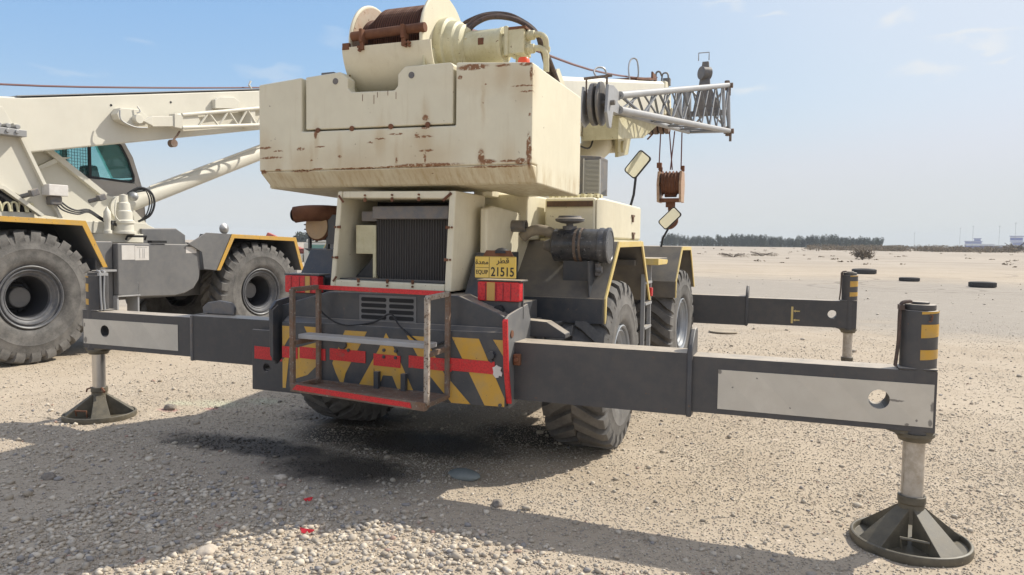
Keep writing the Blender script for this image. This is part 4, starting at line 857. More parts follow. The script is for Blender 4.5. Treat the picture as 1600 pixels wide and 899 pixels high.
# ---- tail lamps and number plate
for x0, x1 in ((-1.005, -.68), (.725, 1.055)):
    m = MB(); m.prism(rrect(x0, x1, 1.385, 1.525, .012), 'y', .085, .16); tl = m.build('tail_lamp', M['redlens'], crane, bevel=.006)
    f = (x1 - x0)
    m = MB(); (m.box(x0 + f * .23, x0 + f * .42, .0815, .0855, 1.388, 1.522) if x0 > 0 else m.box(x0 + f * .62, x0 + f * .76, .0815, .0855, 1.388, 1.522)); m.build('amber_lens', M['amberlens'], tl)
    for q in (.2, .45, .62, .8):
        m = MB(); m.box(x0 + f * q - .0015, x0 + f * q + .0015, .0795, .0815, 1.392, 1.518); m.build('lens_rib', M['hubdark'], tl)
    m = MB(); m.box(x0 - .01, x1 + .01, .09, .24, 1.527, 1.54); m.box(x0, x1, .162, .18, 1.25, 1.53); m.box(x0 + .03, x1 - .01, .10, .17, 1.25, 1.383); m.build('lamp_bracket', M['beam'], tl, bevel=.003)
m = MB(); m.cyl((.90, .06, 1.32), (.90, .10, 1.32), .038, n=16); m.build('socket', M['black'], crane)
PX0, PX1, PZ0, PZ1, PY = .715, 1.035, 1.552, 1.712, .06
m = MB(); m.prism(rrect(PX0, PX1, PZ0, PZ1, .01), 'y', PY, PY + .006); npl = m.build('number_plate', M['plate'], crane)
m = MB(); m.prism([(.765, 1.70), (.80, 1.755), (.99, 1.755), (1.02, 1.70)], 'y', PY + .008, PY + .012); m.build('plate_bracket', M['rust'], npl)
m = MB(); m.lathe([(0, .055), (.02, .05), (.035, .03), (.04, 0)], (.91, .10, 1.735), 'z', 20); m.build('plate_lamp', M['black'], npl)
m = MB(); m.box(.826, .829, PY - .0015, PY + .001, PZ0 + .006, PZ1 - .006); m.box(PX0 + .006, .826, PY - .0015, PY + .001, 1.628, 1.6305)
for x0, x1, z0, z1 in ((PX0 + .002, PX1 - .002, PZ0 + .002, PZ0 + .004), (PX0 + .002, PX1 - .002, PZ1 - .004, PZ1 - .002)): m.box(x0, x1, PY - .0015, PY + .001, z0, z1)
m.build('plate_ruling', M['ink'], npl)
X, Z = (1, 0, 0), (0, 0, 1)
text_mesh('21515', .092, M['ink'], 'plate_number', npl, (.932, PY - .0012, 1.597), X, Z, sx=.80, bold=.0012)
text_mesh('EQUIP', .042, M['ink'], 'plate_word', npl, (.770, PY - .0012, 1.595), X, Z, sx=.82, bold=.0004)
text_mesh('\uFEAE\uFEC4\uFED7', .055, M['ink'], 'plate_country', npl, (.935, PY - .0012, 1.68), X, Z, sx=1.15, bold=.0006)
text_mesh('\uFE93\uFEAA\uFECC\uFEE3', .048, M['ink'], 'plate_class', npl, (.770, PY - .0012, 1.668), X, Z, sx=1.1, bold=.0006)

# ---- boarding step cage on the tail
YF = -.45
m = MB(); b = .017
for x in (-.515, .592):
    for (y, mtl) in ((-.135, 0), (YF, 0)):
        pass
def bar(p, q, w=.034, mt='rustbar', name='cage_bar', parent=None):
    m = MB(); p = Vector(p); q = Vector(q); d = q - p; L = d.length
    rot = d.to_track_quat('Z', 'Y').to_matrix().to_4x4(); m.xf = Matrix.Translation((p + q) / 2) @ rot
    m.box(-w / 2, w / 2, -w / 2, w / 2, -L / 2, L / 2); return m.build(name, M[mt], parent, bevel=.004)
XL, XR = -.515, .592
cage = bar((XL, YF, .735), (XR, YF, .69), .06, 'rustbar', 'step_cage', crane)
for p, q, mt in (((XL, -.135, .72), (XL, -.135, 1.46), 'rustbar'), ((XR, -.135, .69), (XR, -.135, 1.45), 'rustbar'), ((XL, YF, .735), (XL, YF, 1.455), 'rustbar'), ((XR, YF, .70), (XR, YF, 1.435), 'paintbar'),
                 ((XL, -.14, 1.455), (XL, YF, 1.45), 'rustbar'), ((XR, -.14, 1.44), (XR, YF, 1.43), 'paintbar'), ((XL, -.14, .73), (XL, YF, .735), 'rustbar'), ((XR, -.14, .70), (XR, YF, .70), 'rustbar'),
                 ((XL, -.135, 1.452), (XR, -.135, 1.438), 'rustbar'), ((XL, -.12, .715), (XR, -.12, .695), 'rustbar'), ((XL, -.14, 1.06), (XL, YF, 1.06), 'rustbar'), ((XR, -.14, 1.05), (XR, YF, 1.04), 'rustbar')):
    bar(p, q, .034, mt, 'cage_bar', cage)
m = MB(); m.add([(XL, -.155, 1.44), (XR - .02, -.155, 1.425), (XR - .02, -.155, 1.46), (XL, -.155, 1.472), (XL, -.1525, 1.44), (XR - .02, -.1525, 1.425), (XR - .02, -.1525, 1.46), (XL, -.1525, 1.472)], [(0, 1, 2, 3), (7, 6, 5, 4), (0, 4, 5, 1), (1, 5, 6, 2), (2, 6, 7, 3), (3, 7, 4, 0)]); m.build('red_tape', M['red'], cage)
m = MB(); y = YF - .0335; m.add([(XL + .02, y, .722), (XR - .10, y, .676), (XR - .11, y, .712), (XL + .06, y, .76), (XL + .02, y + .003, .722), (XR - .10, y + .003, .676), (XR - .11, y + .003, .712), (XL + .06, y + .003, .76)], [(0, 1, 2, 3), (7, 6, 5, 4), (0, 4, 5, 1), (1, 5, 6, 2), (2, 6, 7, 3), (3, 7, 4, 0)]); m.build('red_tape', M['red'], cage)
m = MB(); m.add([(XL + .01, -.40, 1.085), (XR - .015, -.40, 1.075), (XR - .015, -.27, 1.075), (XL + .01, -.27, 1.085), (XL + .01, -.40, 1.12), (XR - .015, -.40, 1.11), (XR - .015, -.27, 1.11), (XL + .01, -.27, 1.12)], [(0, 3, 2, 1), (4, 5, 6, 7), (0, 1, 5, 4), (1, 2, 6, 5), (2, 3, 7, 6), (3, 0, 4, 7)]); m.build('step_plank', M['galv'], cage, bevel=.006)
m = MB(); m.box(XL, XR, YF, -.14, .705, .712); m.build('cage_floor', M['rustbar'], cage)

# ---- boom
def bz(y): return 2.35 + .2 * y, 3.08 + .2 * y
def boomsec(y0, y1, w, dz0, dz1, c=.05):
    m = MB(); vs = []
    for y in (y0, y1):
        lo, hi = bz(y); lo += dz0; hi -= dz1
        for x, z in ((-w + c, lo), (w - c, lo), (w, lo + c), (w, hi - c), (w - c, hi), (-w + c, hi), (-w, hi - c), (-w, lo + c)): vs.append((x, y, z))
    m.add(vs, [tuple(range(7, -1, -1)), tuple(range(8, 16))] + [(i, (i + 1) % 8, 8 + (i + 1) % 8, 8 + i) for i in range(8)]); return m
boom = boomsec(.8, 10.2, .33, 0, 0).build('boom', M['white'], crane, bevel=.01)
boomsec(10.2, 10.45, .27, .05, .06).build('inner_section', M['cream'], boom, bevel=.01)
m = MB()
lo, hi = bz(10.4); m.prism([(10.25, lo + .05), (10.25, hi - .02), (10.55, hi + .02), (10.95, hi - .15), (11.05, lo + .35), (10.9, lo - .02)], 'x', -.34, .34); m.build('boom_head', M['cream'], boom, bevel=.015)
m = MB(); m.box(.341, .348, 10.35, 10.55, lo + .36, lo + .41); m.box(.341, .348, 10.62, 10.8, lo + .36, lo + .41); m.box(.341, .348, 10.35, 10.55, lo + .16, lo + .21); m.box(.341, .348, 10.62, 10.8, lo + .16, lo + .21); m.build('head_slot', M['dark'], boom)
m = MB(); m.obox((.05, 8.6, bz(8.6)[1] + .03), .5, 1.9, .035, (R(11.3), 0, 0)); m.obox((.25, 9.4, bz(9.4)[1] + .09), .03, .3, .12); m.build('rusty_top_plate', M['rust'], boom)
m = MB(); lo9 = bz(10.9)[0]
for k in range(6): m.cyl((-.30 + k * .115, 10.75, lo9 - .12), (-.22 + k * .115, 10.75, lo9 - .12), .26, n=28)
m.cyl((-.5, 10.75, lo9 - .02), (.62, 10.75, lo9 - .02), .035); m.box(-.33, .42, 10.5, 11.0, lo9 - .1, lo9 + .08); m.build('head_sheave', M['rustbar'], boom, bevel=.004)
m = MB(); m.box(.42, .46, 10.45, 11.05, lo9 - .12, lo9 + .1); m.build('head_cheek', M['cream'], boom, bevel=.01)
m = MB(); zt = bz(10.6)[1]; m.tube([(.1, 10.5, zt - .02), (.1, 10.5, zt + .16), (.16, 10.55, zt + .2), (.2, 10.6, zt + .12)], .02, 6, 4); m.tube([(.2, 10.6, zt), (.22, 10.6, zt + .16), (.32, 10.6, zt + .16), (.34, 10.6, zt)], .018, 6, 4); m.obox((.3, 10.65, zt), .14, .14, .14); m.build('limit_switch', M['darkgrey'], boom)
for (y, x, h) in ((7.75, .2, .36), (5.5, .2, .16)):
    m = MB(); z = bz(y)[1]; m.tube([(x, y - .15, z - (.1 if h > .2 else 0)), (x - .05, y - .1, z + h * .5), (x - .03, y, z + h), (x + .05, y + .08, z + h), (x + .08, y + .1, z + h * .4), (x + .05, y + .1, z - .02)], .014, 6, 5); m.build('rope_guide', M['steel'], boom)
m = MB(); m.tube([(-.05, .50, 3.64), (-.02, 2.5, 3.96), (.06, 5.5, 4.32), (.12, 8.7, bz(8.7)[1] + .06), (.1, 10.6, bz(10.6)[1] + .1)], .016, 6, 4); m.build('hoist_rope', M['rope'], boom)
# lift cylinder and its boom bracket
m = MB(); m.cyl((0, 2.4, 1.98), (0, 6.5, 3.41), .2, n=32); m.lathe([(-.25, .0), (-.25, .14), (.25, .14), (.25, 0)], (0, 6.6, 3.40), 'x', 20); lc = m.build('lift_cylinder', M['cream'], crane, bevel=.01)
m = MB(); z = bz(6.3)[0]
for x in (-.30, .24): m.prism([(5.0, bz(5.0)[0] + .02), (5.9, bz(5.9)[0] - .05), (6.35, bz(6.35)[0] - .12), (6.4, bz(6.4)[0] - .46), (7.1, bz(7.1)[0] - .48), (7.4, bz(7.4)[0] - .1), (7.5, bz(7.5)[0] + .02)], 'x', x, x + .055)
m.cyl((-.33, 6.65, 3.36), (.33, 6.65, 3.36), .09, n=20); m.build('cylinder_bracket', M['cream_oily'], boom, bevel=.01)

# ---- lattice jib stowed along the boom's right side
NA = {'i': (.78, 3.9), 'o': (.88, 3.9)}
def lerp(a, b, t): return tuple(a[i] + (b[i] - a[i]) * t for i in range(3))
nt_, nb_ = 3.60, 3.425
ch = {'ot': ((.88, 3.9, nt_), (1.58, 10.05, 4.93)), 'ob': ((.88, 3.9, nb_), (1.62, 10.05, 4.05)), 'it': ((.76, 3.9, nt_), (.80, 10.3, 4.98)), 'ib': ((.76, 3.9, nb_), (.82, 10.3, 4.10))}
m = MB(); m.tube(ch['ot'], .047, 12); jib = m.build('lattice_jib', M['galv'], crane)
for k in ('ob', 'it', 'ib'): m = MB(); m.tube(ch[k], .047 if k == 'ob' else .04, 12); m.build('jib_chord', M['galv'], jib)
def lac(a, b, n, r=.02):
    m = MB()
    for i in range(n):
        t0 = (i / n) ** .85; t1 = ((i + 1) / n) ** .85
        p, q = (a, b) if i % 2 == 0 else (b, a)
        m.tube([lerp(*ch[p], t0), lerp(*ch[q], t1)], r, 6)
    m.build('jib_lacing', M['jiblace'], jib)
lac('ot', 'ob', 10); lac('it', 'ib', 11); lac('ot', 'it', 9, .016); lac('ob', 'ib', 9, .016); lac('ob', 'ot', 10, .014); 
m = MB()
e = {k: ch[k][1] for k in ch}
for a, b, r in (('ot', 'ob', .035), ('it', 'ib', .05), ('ot', 'it', .03), ('ob', 'ib', .03), ('ot', 'ib', .022), ('it', 'ob', .022)): m.tube([e[a], e[b]], r, 8)
t = .93
for a, b in (('ot', 'ob'), ('it', 'ib')): m.tube([lerp(*ch[a], t), lerp(*ch[b], t)], .03, 8)
m.tube([lerp(*ch['it'], .8), lerp(*ch['ib'], .8)], .06, 8)
m.build('jib_end_frame', M['galv'], jib)
for k in ('ot', 'ob'):
    m = MB(); p = e[k]; m.cyl((p[0] - .02, p[1] + .02, p[2] - .09), (p[0] - .02, p[1] + .02, p[2] + .09), .05, n=12); m.cyl((p[0] - .1, p[1] + .03, p[2]), (p[0] + .09, p[1] + .03, p[2]), .05, n=12); m.cyl((p[0] + .03, p[1], p[2] - .2), (p[0] + .03, p[1], p[2]), .025, n=8); m.build('jib_pin', M['rustbar'], jib, bevel=.004)
m = MB(); m.cyl((.66, 3.45, 3.42), (.71, 3.45, 3.42), .24, n=32); m.cyl((.745, 3.48, 3.43), (.775, 3.48, 3.43), .25, n=32); m.cyl((.52, 3.45, 3.43), (.93, 3.45, 3.43), .03, n=10); m.build('jib_sheave', M['darkgrey'], jib, bevel=.006)
m = MB(); m.prism([(3.3, 3.30), (3.36, 3.62), (3.6, 3.66), (3.92, 3.63), (3.95, 3.55), (3.8, 3.52), (3.95, 3.46), (3.95, 3.38), (3.6, 3.35), (3.52, 3.15), (3.42, 3.15)], 'x', .84, .875); m.prism([(3.2, 3.2), (3.3, 3.60), (3.9, 3.62), (3.9, 3.38), (3.4, 3.15)], 'x', .575, .60); m.build('jib_head_plate', M['galv'], jib, bevel=.008)
m = MB(); m.tube([(.60, 3.4, 3.3), (.60, 3.4, 3.72)], .012, 6); m.tube([(.84, 3.4, 3.6), (.84, 3.4, 3.74)], .014, 6); m.tube([(.57, 3.4, 3.71), (.90, 3.4, 3.725)], .016, 6); m.build('rope_keeper', M['rustbar'], jib)
m = MB(); m.prism([(.92, 4.47), (1.42, 4.47), (1.36, 4.7), (1.24, 4.95), (1.2, 5.42), (1.08, 5.42), (1.02, 4.95), (.96, 4.7)], 'y', 10.06, 10.14); m.cyl((1.06, 10.04, 5.2), (1.20, 10.16, 5.2), .13, n=24); m.obox((1.15, 10.1, 4.42), .9, .08, .10); m.build('jib_mast', M['darkgrey'], jib, bevel=.008)
m = MB(); m.tube([(1.0, 10.1, 5.45), (1.0, 10.1, 5.6), (1.2, 10.1, 5.6), (1.2, 10.1, 5.45)], .012, 6); m.build('mast_loop', M['galv'], jib)
m = MB(); z = 3.25
m.prism([(4.2, 3.12), (4.2, 3.42), (5.8, 3.60), (7.2, 3.92), (7.2, 3.80), (5.8, 3.36)], 'x', .34, .80); m.build('jib_bracket', M['cream_oily'], boom, bevel=.01)
m = MB(); m.tube([(.2, 3.9, 3.13), (.3, 4.1, 3.06), (.35, 4.5, 3.07), (.3, 4.9, 3.3)], .012, 6, 5); m.build('cable', M['black'], boom)

# ---- hook block on its falls
HX, HY = .42, 10.75
m = MB()
for (x0, z0, x1) in ((.18, 4.2, .16), (.36, 4.2, .44), (.47, 4.2, .40), (.62, 4.3, .62)): m.tube([(x0, HY, z0), (x1, HY, 3.4)], .014, 6)
falls = m.build('rope_fall', M['rope'], crane)
m = MB()
for k in range(5): m.lathe([(0, .05), (0, .26), (.02, .225), (.05, .225), (.07, .26), (.07, .05)], (HX - .17 + k * .072, HY, 3.12), 'x', 36, close=True)
m.cyl((HX - .22, HY, 3.12), (HX + .24, HY, 3.12), .05); hb = m.build('hook_block', M['rust'], crane)
for x in (HX - .255, HX + .20):
    m = MB(); m.prism([(HY - .17, 3.36), (HY + .17, 3.36), (HY + .28, 3.1), (HY + .2, 2.72), (HY - .2, 2.72), (HY - .28, 3.1)], 'x', x, x + .05); m.build('cheek_plate', paint('flaking_block_paint', (.50, .36, .24), dust=.6, dustcol=(.3, .13, .07), chips=.9, chipcol=(.17, .07, .04), scale=2), hb, bevel=.008)
m = MB(); m.box(HX - .2, HX + .2, HY - .16, HY + .16, 2.73, 2.80); m.cyl((HX - .24, HY - .2, 3.1), (HX + .24, HY - .2, 3.12), .012, n=6); m.cyl((HX - .12, HY, 2.9), (HX + .12, HY, 2.9), .07); m.cyl((HX, HY, 2.62), (HX, HY, 2.76), .1, n=16); m.build('hook_swivel', M['rust'], hb, bevel=.01)
m = MB(); m.tube([(HX, HY, 2.7), (HX, HY, 2.55), (HX + .1, HY, 2.45), (HX + .12, HY, 2.3), (HX, HY, 2.2), (HX - .12, HY, 2.27), (HX - .13, HY, 2.36)], .045, 10, 5); m.build('hook', M['rust'], hb)
m = MB(); z = 3.5; m.obox((.17, HY, 3.5), .10, .1, .11); m.cyl((.2, HY, 3.36), (.2, HY, 3.46), .04, n=10); m.cyl((HX + .24, HY, 3.36), (HX + .24, HY, 3.48), .035, n=10); m.tube([(.05, HY, 4.2), (-.1, HY, 4.05)], .02, 6); m.build('anti_two_block_weight', M['rust'], hb, bevel=.008)

# ================================================================ the second crane, parked to the left
# local frame: x towards the main crane, y forward along its chassis, origin on the ground under its near wheel's outer face
lcr = thing('mobile_crane', 'off-white crane parked behind at left, with teal cab glass and big dusty wheels', 'crane', (-7.19, 2.36, 0), -R(7.2))
m = MB(); m.box(-2.2, -.75, -1.6, 5.9, .78, 1.55); m.box(-2.0, -.9, 5.2, 6.0, .6, 1.6); m.box(-.75, -.10, 1.0, 1.28, .62, 1.77)
m.cyl((-2.7, 0, .95), (-.3, 0, .95), .15); m.cyl((-2.7, 4.2, .84), (-.3, 4.2, .84), .15); m.build('chassis', M['tank'], lcr, bevel=.02)
m = MB(); m.prism([(1.29, .92), (1.5, .88), (2.3, .86), (2.5, .89), (2.68, .97), (2.79, 1.12), (2.82, 1.3), (2.82, 1.73), (1.29, 1.745)], 'x', -.72, 0); tk = m.build('fuel_tank', M['tank'], lcr, bevel=.02)
for (y0, y1, z0, z1) in ((1.36, 1.58, 1.48, 1.71), (1.585, 1.83, 1.47, 1.70), (2.53, 2.74, 1.58, 1.69)): MB().box(-.001, .003, y0, y1, z0, z1).build('faded_notice', M['paper'], tk)
m = MB()
for y in (1.665, 1.72, 1.745): m.box(.003, .005, y, y + .006, 1.50, 1.66)
m.box(.003, .005, 1.62, 1.8, 1.675, 1.68); m.build('notice_print', M['steel'], tk)
m = MB(); m.box(-.3, .02, 1.27, 1.66, .895, .915); m.box(-.28, -.0, 1.62, 1.65, .62, 1.13); m.box(-.28, -.0, 1.27, 1.30, .5, .9); m.build('side_step', M['galv'], lcr, bevel=.004)
m = MB(); m.box(-.12, .02, 1.05, 1.26, 1.30, 1.33); m.build('grab_step', M['galv'], lcr)
wheel(lcr, (-.31, 0, .964), .964, .62, 1)
wheel(lcr, (-2.59, 0, .964), .964, .62, -1)
wheel(lcr, (-.31, 4.22, .83), .95, .62, 1, R(-2))
wheel(lcr, (-2.59, 4.22, .83), .95, .62, -1)
def lfender(pts, x0, x1, gusset=None):
    t = .02; (a, b, c, d) = pts
    m = MB(); m.prism([a, b, c, d, (d[0] - .03, d[1]), (c[0] - .02, c[1] - t), (b[0] + .02, b[1] - t), (a[0] + .03, a[1])], 'x', x0, x1)
    if gusset: m.prism(gusset, 'x', x1 - .03, x1 - .004)
    f = m.build('fender', M['tank'], lcr, bevel=.004); m = MB(); m.prism([a, b, c, d], 'x', x0, x0 + .02); m.build('inner_wall', M['dark'], f)
    e = .075; m = MB(); ib = [(d[0] - e, d[1]), (c[0] - e * .7, c[1] - e), (b[0] + e * .7, b[1] - e), (a[0] + e, a[1])]
    m.prism([a, b, c, d] + ib, 'x', x1 - .002, x1 + .012); m.build('yellow_edge', M['yellow'], f, bevel=.003); return f
lfender(((-1.1, 1.37), (-.80, 2.11), (.76, 2.075), (1.09, 1.37)), -.80, .05)
lfender(((3.12, 1.27), (3.46, 1.925), (5.05, 1.885), (5.27, 1.22)), -.80, .05, [(2.55, 1.74), (2.92, 1.94), (3.46, 1.925), (3.12, 1.27), (2.86, 1.3), (2.82, 1.6)])
m = MB(); m.prism([(2.4, 1.55), (2.4, 2.0), (3.1, 2.02), (3.3, 1.9), (3.3, 1.55)], 'x', -1.9, -1.0); m.build('front_deck', M['tank'], lcr, bevel=.02)
m = MB(); m.lathe([(0, 0), (.0, .09), (.03, .1), (.06, .06), (.08, 0)], (-.05, 3.36, 2.02), 'x', 24); m.build('work_lamp', M['steel'], lcr)
# turntable, turret plates
m = MB(); m.cyl((-1.5, 2.07, 1.75), (-1.5, 2.07, 1.90), .62, n=48)
for i in range(30):
    a = 2 * math.pi * i / 30; m.cyl((-1.5 + .56 * math.cos(a), 2.07 + .56 * math.sin(a), 1.9), (-1.5 + .56 * math.cos(a), 2.07 + .56 * math.sin(a), 1.925), .018, n=6)
m.build('turntable', M['white'], lcr, bevel=.005)
m = MB(); m.box(-.10, .02, 1.88, 2.15, 1.75, 1.79); m.tube([(-.84, 2.0, 1.80), (-.80, 2.0, 1.86), (-.80, 2.35, 1.86), (-.84, 2.35, 1.80)], .02, 6); m.build('locking_handle', M['dark'], lcr)
m = MB(); m.prism([(-2.0, 2.2), (-1.2, 2.18), (-.6, 2.62), (.13, 2.60), (.40, 2.45), (.68, 2.18), (.96, 2.14), (.60, 2.95), (.33, 3.51), (.2, 3.75), (-.4, 3.85), (-2.0, 3.6)], 'x', -1.03, -1.0)
sp = m.build('turret_plate', M['white'], lcr, bevel=.008)
m = MB()
m.prism([(.30, 3.52), (.36, 3.52), (1.0, 2.13), (.94, 2.13)], 'x', -1.0, -.93); m.prism([(-.2, 2.63), (.15, 2.58), (.70, 2.17), (.66, 2.14), (.12, 2.52), (-.2, 2.56)], 'x', -1.0, -.90)
m.build('plate_rib', M['white'], sp, bevel=.005)
m = MB(); m.prism([(-.6, 1.9), (2.95, 1.9), (2.95, 2.02), (2.45, 2.5), (1.9, 2.62), (.5, 3.75), (-.2, 3.75)], 'x', -1.55, -1.5); m.prism([(-.6, 1.9), (2.95, 1.9), (2.5, 2.1), (.3, 2.1)], 'x', -1.5, -1.05)
m.build('turret_plate', M['white'], lcr, bevel=.01)
m = MB(); m.prism([(.40, 3.66), (.48, 3.72), (2.05, 2.60), (2.0, 2.52)], 'x', -1.5, -1.40); m.prism([(.85, 2.86), (.88, 2.94), (1.22, 3.14), (1.45, 3.16), (1.24, 3.06)], 'x', -1.5, -1.42); m.build('diagonal_rib', M['white'], lcr, bevel=.006)
m = MB(); m.box(-1.0, -.80, .72, 1.02, 2.47, 2.645); bx = m.build('control_box', M['paper'], lcr, bevel=.01)
m = MB(); m.box(-1.0, -.86, .78, .96, 2.33, 2.47); m.build('valve', M['darkgrey'], bx, bevel=.02)
for y, z in ((.50, 2.48), (1.56, 2.47)):
    m = MB(); m.cyl((-1.0, y - .1, z - .05), (-.86, y, z), .035, n=12); m.obox((-.84, y + .02, z + .02), .09, .13, .10, (R(20), 0, 0)); m.build('bracket_lamp', M['darkgrey'], lcr, bevel=.015)
for k in range(3):
    m = MB(); m.tube([(-.9, .86 + k * .04, 2.4), (-.86, .95 + k * .05, 2.26 + k * .02), (-.88, 1.2, 2.2 + k * .03), (-.9, 1.4, 2.24 + k * .02), (-.9, 1.65, 2.10 + k * .02), (-.9, 1.9, 2.03 + k * .03)], .014, 6, 5); m.build('hydraulic_hose', M['black'], lcr)
m = MB()
for k in range(10): m.tube([(-1.0 + (k % 2) * .05, -.55 + k * .115, 2.2), (-.97, -.54 + k * .115, 2.30 + .03 * (k % 3)), (-.96, -.48 + k * .115, 2.33), (-.95, -.46 + k * .115, 2.2)], .018, 8, 3)
m.build('valve_pipes', M['cream_oily'], lcr)
m = MB(); m.box(-1.25, -1.05, -1.6, .6, 2.15, 2.62); m.build('valve_shade_box', M['dark'], lcr)  # solid dark box; the cavity's shade is put into its colour
m = MB(); m.box(-1.45, -.99, -1.4, .6, 2.12, 2.2); m.build('valve_tray', M['white'], lcr)
# swing gearbox with motor, small pinion valve, sphere
m = MB(); m.lathe([(0, .19), (.04, .19), (.05, .155), (.16, .15), (.18, .17), (.22, .17), (.24, .14), (.38, .135), (.40, .115), (.52, .10), (.54, .07), (.66, .065), (.68, 0)], (-.92, 2.02, 1.90), 'z', 32)
sg_ = m.build('swing_gearbox', M['white'], lcr)
m = MB(); m.lathe([(0, .07), (.05, .07), (.06, .05), (.2, .05), (.22, .06), (.36, .055), (.4, .03), (.46, 0)], (-.85, 1.68, 1.90), 'z', 20); m.build('grease_valve', M['white'], sg_)
m = MB(); m.lathe([(-.085, 0), (-.07, .05), (-.04, .077), (0, .088), (.04, .077), (.07, .05), (.085, 0)], (-.98, 2.24, 2.55), 'z', 24); m.build('accumulator', M['steel'], sg_)
m = MB(); m.tube([(-.9, 1.9, 2.5), (-.87, 1.84, 2.4), (-.86, 1.83, 2.2), (-.8, 1.87, 2.1)], .012, 6, 5); m.build('pipe', M['white'], sg_)
# lift cylinder
m = MB(); m.cyl((-1.6, 2.25, 2.32), (-1.6, 5.9, 3.83), .155, n=32); m.cyl((-1.75, 2.35, 2.36), (-1.45, 2.35, 2.36), .22, n=24); cy = m.build('lift_cylinder', M['white'], lcr, bevel=.01)
for k in range(3):
    m = MB(); m.tube([(-1.4, 2.42, 2.62), (-1.35, 2.62 + k * .02, 2.74 - k * .03), (-1.3, 2.80 - k * .04, 2.68), (-1.3, 2.88 - k * .05, 2.48), (-1.32, 2.80 - k * .04, 2.25), (-1.4, 2.62, 2.13)], .02 if k == 0 else .012, 8, 5); m.build('hydraulic_hose', M['black'], cy)
m = MB(); m.tube([(-1.46, 2.9, 2.78), (-1.44, 4.0, 3.24), (-1.44, 5.8, 3.98)], .018, 6); m.build('pipe', M['white'], cy)
# operator cab
def cabpoly(s=0): return [(1.1, 2.1), (3.2, 2.1), (3.15, 2.72), (3.05, 3.05), (2.95, 3.35), (2.78, 3.62), (2.6, 3.72), (1.1, 3.72)]
m = MB(); m.prism([(1.1, 2.1), (3.2, 2.1), (3.16, 2.70), (2.97, 2.86), (2.0, 2.89), (1.1, 2.98)], 'x', -2.85, -2.80); m.prism([(2.08, 2.88), (2.2, 2.88), (2.2, 3.7), (2.08, 3.7)], 'x', -2.85, -2.80); m.box(-2.85, -2.0, 1.1, 1.15, 2.1, 3.7); m.box(-2.85, -2.0, 1.1, 2.65, 3.68, 3.73); m.box(-2.85, -2.0, 1.1, 3.2, 2.08, 2.12)
P = cabpoly(); W = [(1.25, 2.99), (2.0, 2.90), (2.90, 2.86), (2.97, 2.90), (2.97, 3.0), (2.86, 3.3), (2.72, 3.55), (2.60, 3.62), (1.25, 3.62)]
m.prism([(1.1, 2.1), (3.2, 2.1), (3.16, 2.70), (2.97, 2.86), (2.0, 2.89), (1.1, 2.98)], 'x', -2.05, -2.0); m.prism([(3.16, 2.70), (3.05, 3.05), (2.95, 3.35), (2.78, 3.62), (2.6, 3.72), (2.62, 3.62), (2.74, 3.54), (2.87, 3.3), (2.98, 3.0), (2.97, 2.86)], 'x', -2.05, -2.0)
m.prism([(3.2, 2.1), (3.15, 2.72), (3.05, 2.95), (3.02, 2.95), (3.12, 2.72), (3.15, 2.1)], 'x', -2.85, -2.0)
lc = m.build('operator_cab', paint('cab_beige_paint', (.50, .46, .42), dust=.2), lcr, bevel=.008)
m = MB(); m.prism(W, 'x', -2.035, -2.025); m.build('side_window', M['glass'], lc)
m = MB(); m.add([(-2.82, 3.04, 2.98), (-2.03, 3.04, 2.98), (-2.03, 2.70, 3.62), (-2.82, 2.70, 3.62), (-2.82, 3.05, 2.98), (-2.03, 3.05, 2.98), (-2.03, 2.71, 3.62), (-2.82, 2.71, 3.62)], [(0, 1, 2, 3), (7, 6, 5, 4), (0, 4, 5, 1), (1, 5, 6, 2), (2, 6, 7, 3), (3, 7, 4, 0)]); m.build('windscreen', M['glass'], lc)
m = MB(); m.prism([(1.25, 3.0), (2.08, 2.91), (2.08, 3.62), (1.25, 3.62)], 'x', -2.79, -2.785); m.build('far_window', M['glass'], lc)
m = MB(); q = [(p[0], p[1]) for p in W]; cx, cz = 2.2, 3.25
inn = [(cx + (a - cx) * .955, cz + (b - cz) * .90) for a, b in W]; k = len(W)
vs = [(-2.022, a, b) for a, b in W] + [(-2.022, a, b) for a, b in inn] + [(-1.992, a, b) for a, b in W] + [(-1.992, a, b) for a, b in inn]
m.add(vs, [(i, (i + 1) % k, k + (i + 1) % k, k + i) for i in range(k)] + [(2 * k + i, 3 * k + i, 3 * k + (i + 1) % k, 2 * k + (i + 1) % k) for i in range(k)] + [(k + i, k + (i + 1) % k, 3 * k + (i + 1) % k, 3 * k + i) for i in range(k)] + [(i, 2 * k + i, 2 * k + (i + 1) % k, (i + 1) % k) for i in range(k)])
m.box(-2.022, -1.992, 2.09, 2.14, 2.92, 3.6); m.build('window_seal', M['black'], lc)
m = MB()
for i in range(12): m.box(-2.015, -2.009, 1.5 + i * .05, 1.505 + i * .05, 2.9, 3.5)
for i in range(11): m.box(-2.015, -2.009, 1.45, 2.08, 2.95 + i * .052, 2.955 + i * .052)
m.build('window_grille', M['black'], lc)
m = MB(); m.prism([(2.25, 2.2), (2.7, 2.2), (2.6, 2.4), (2.42, 3.15), (2.28, 3.15), (2.2, 2.5)], 'x', -2.6, -2.25); m.build('seat', M['black'], lc, bevel=.03)
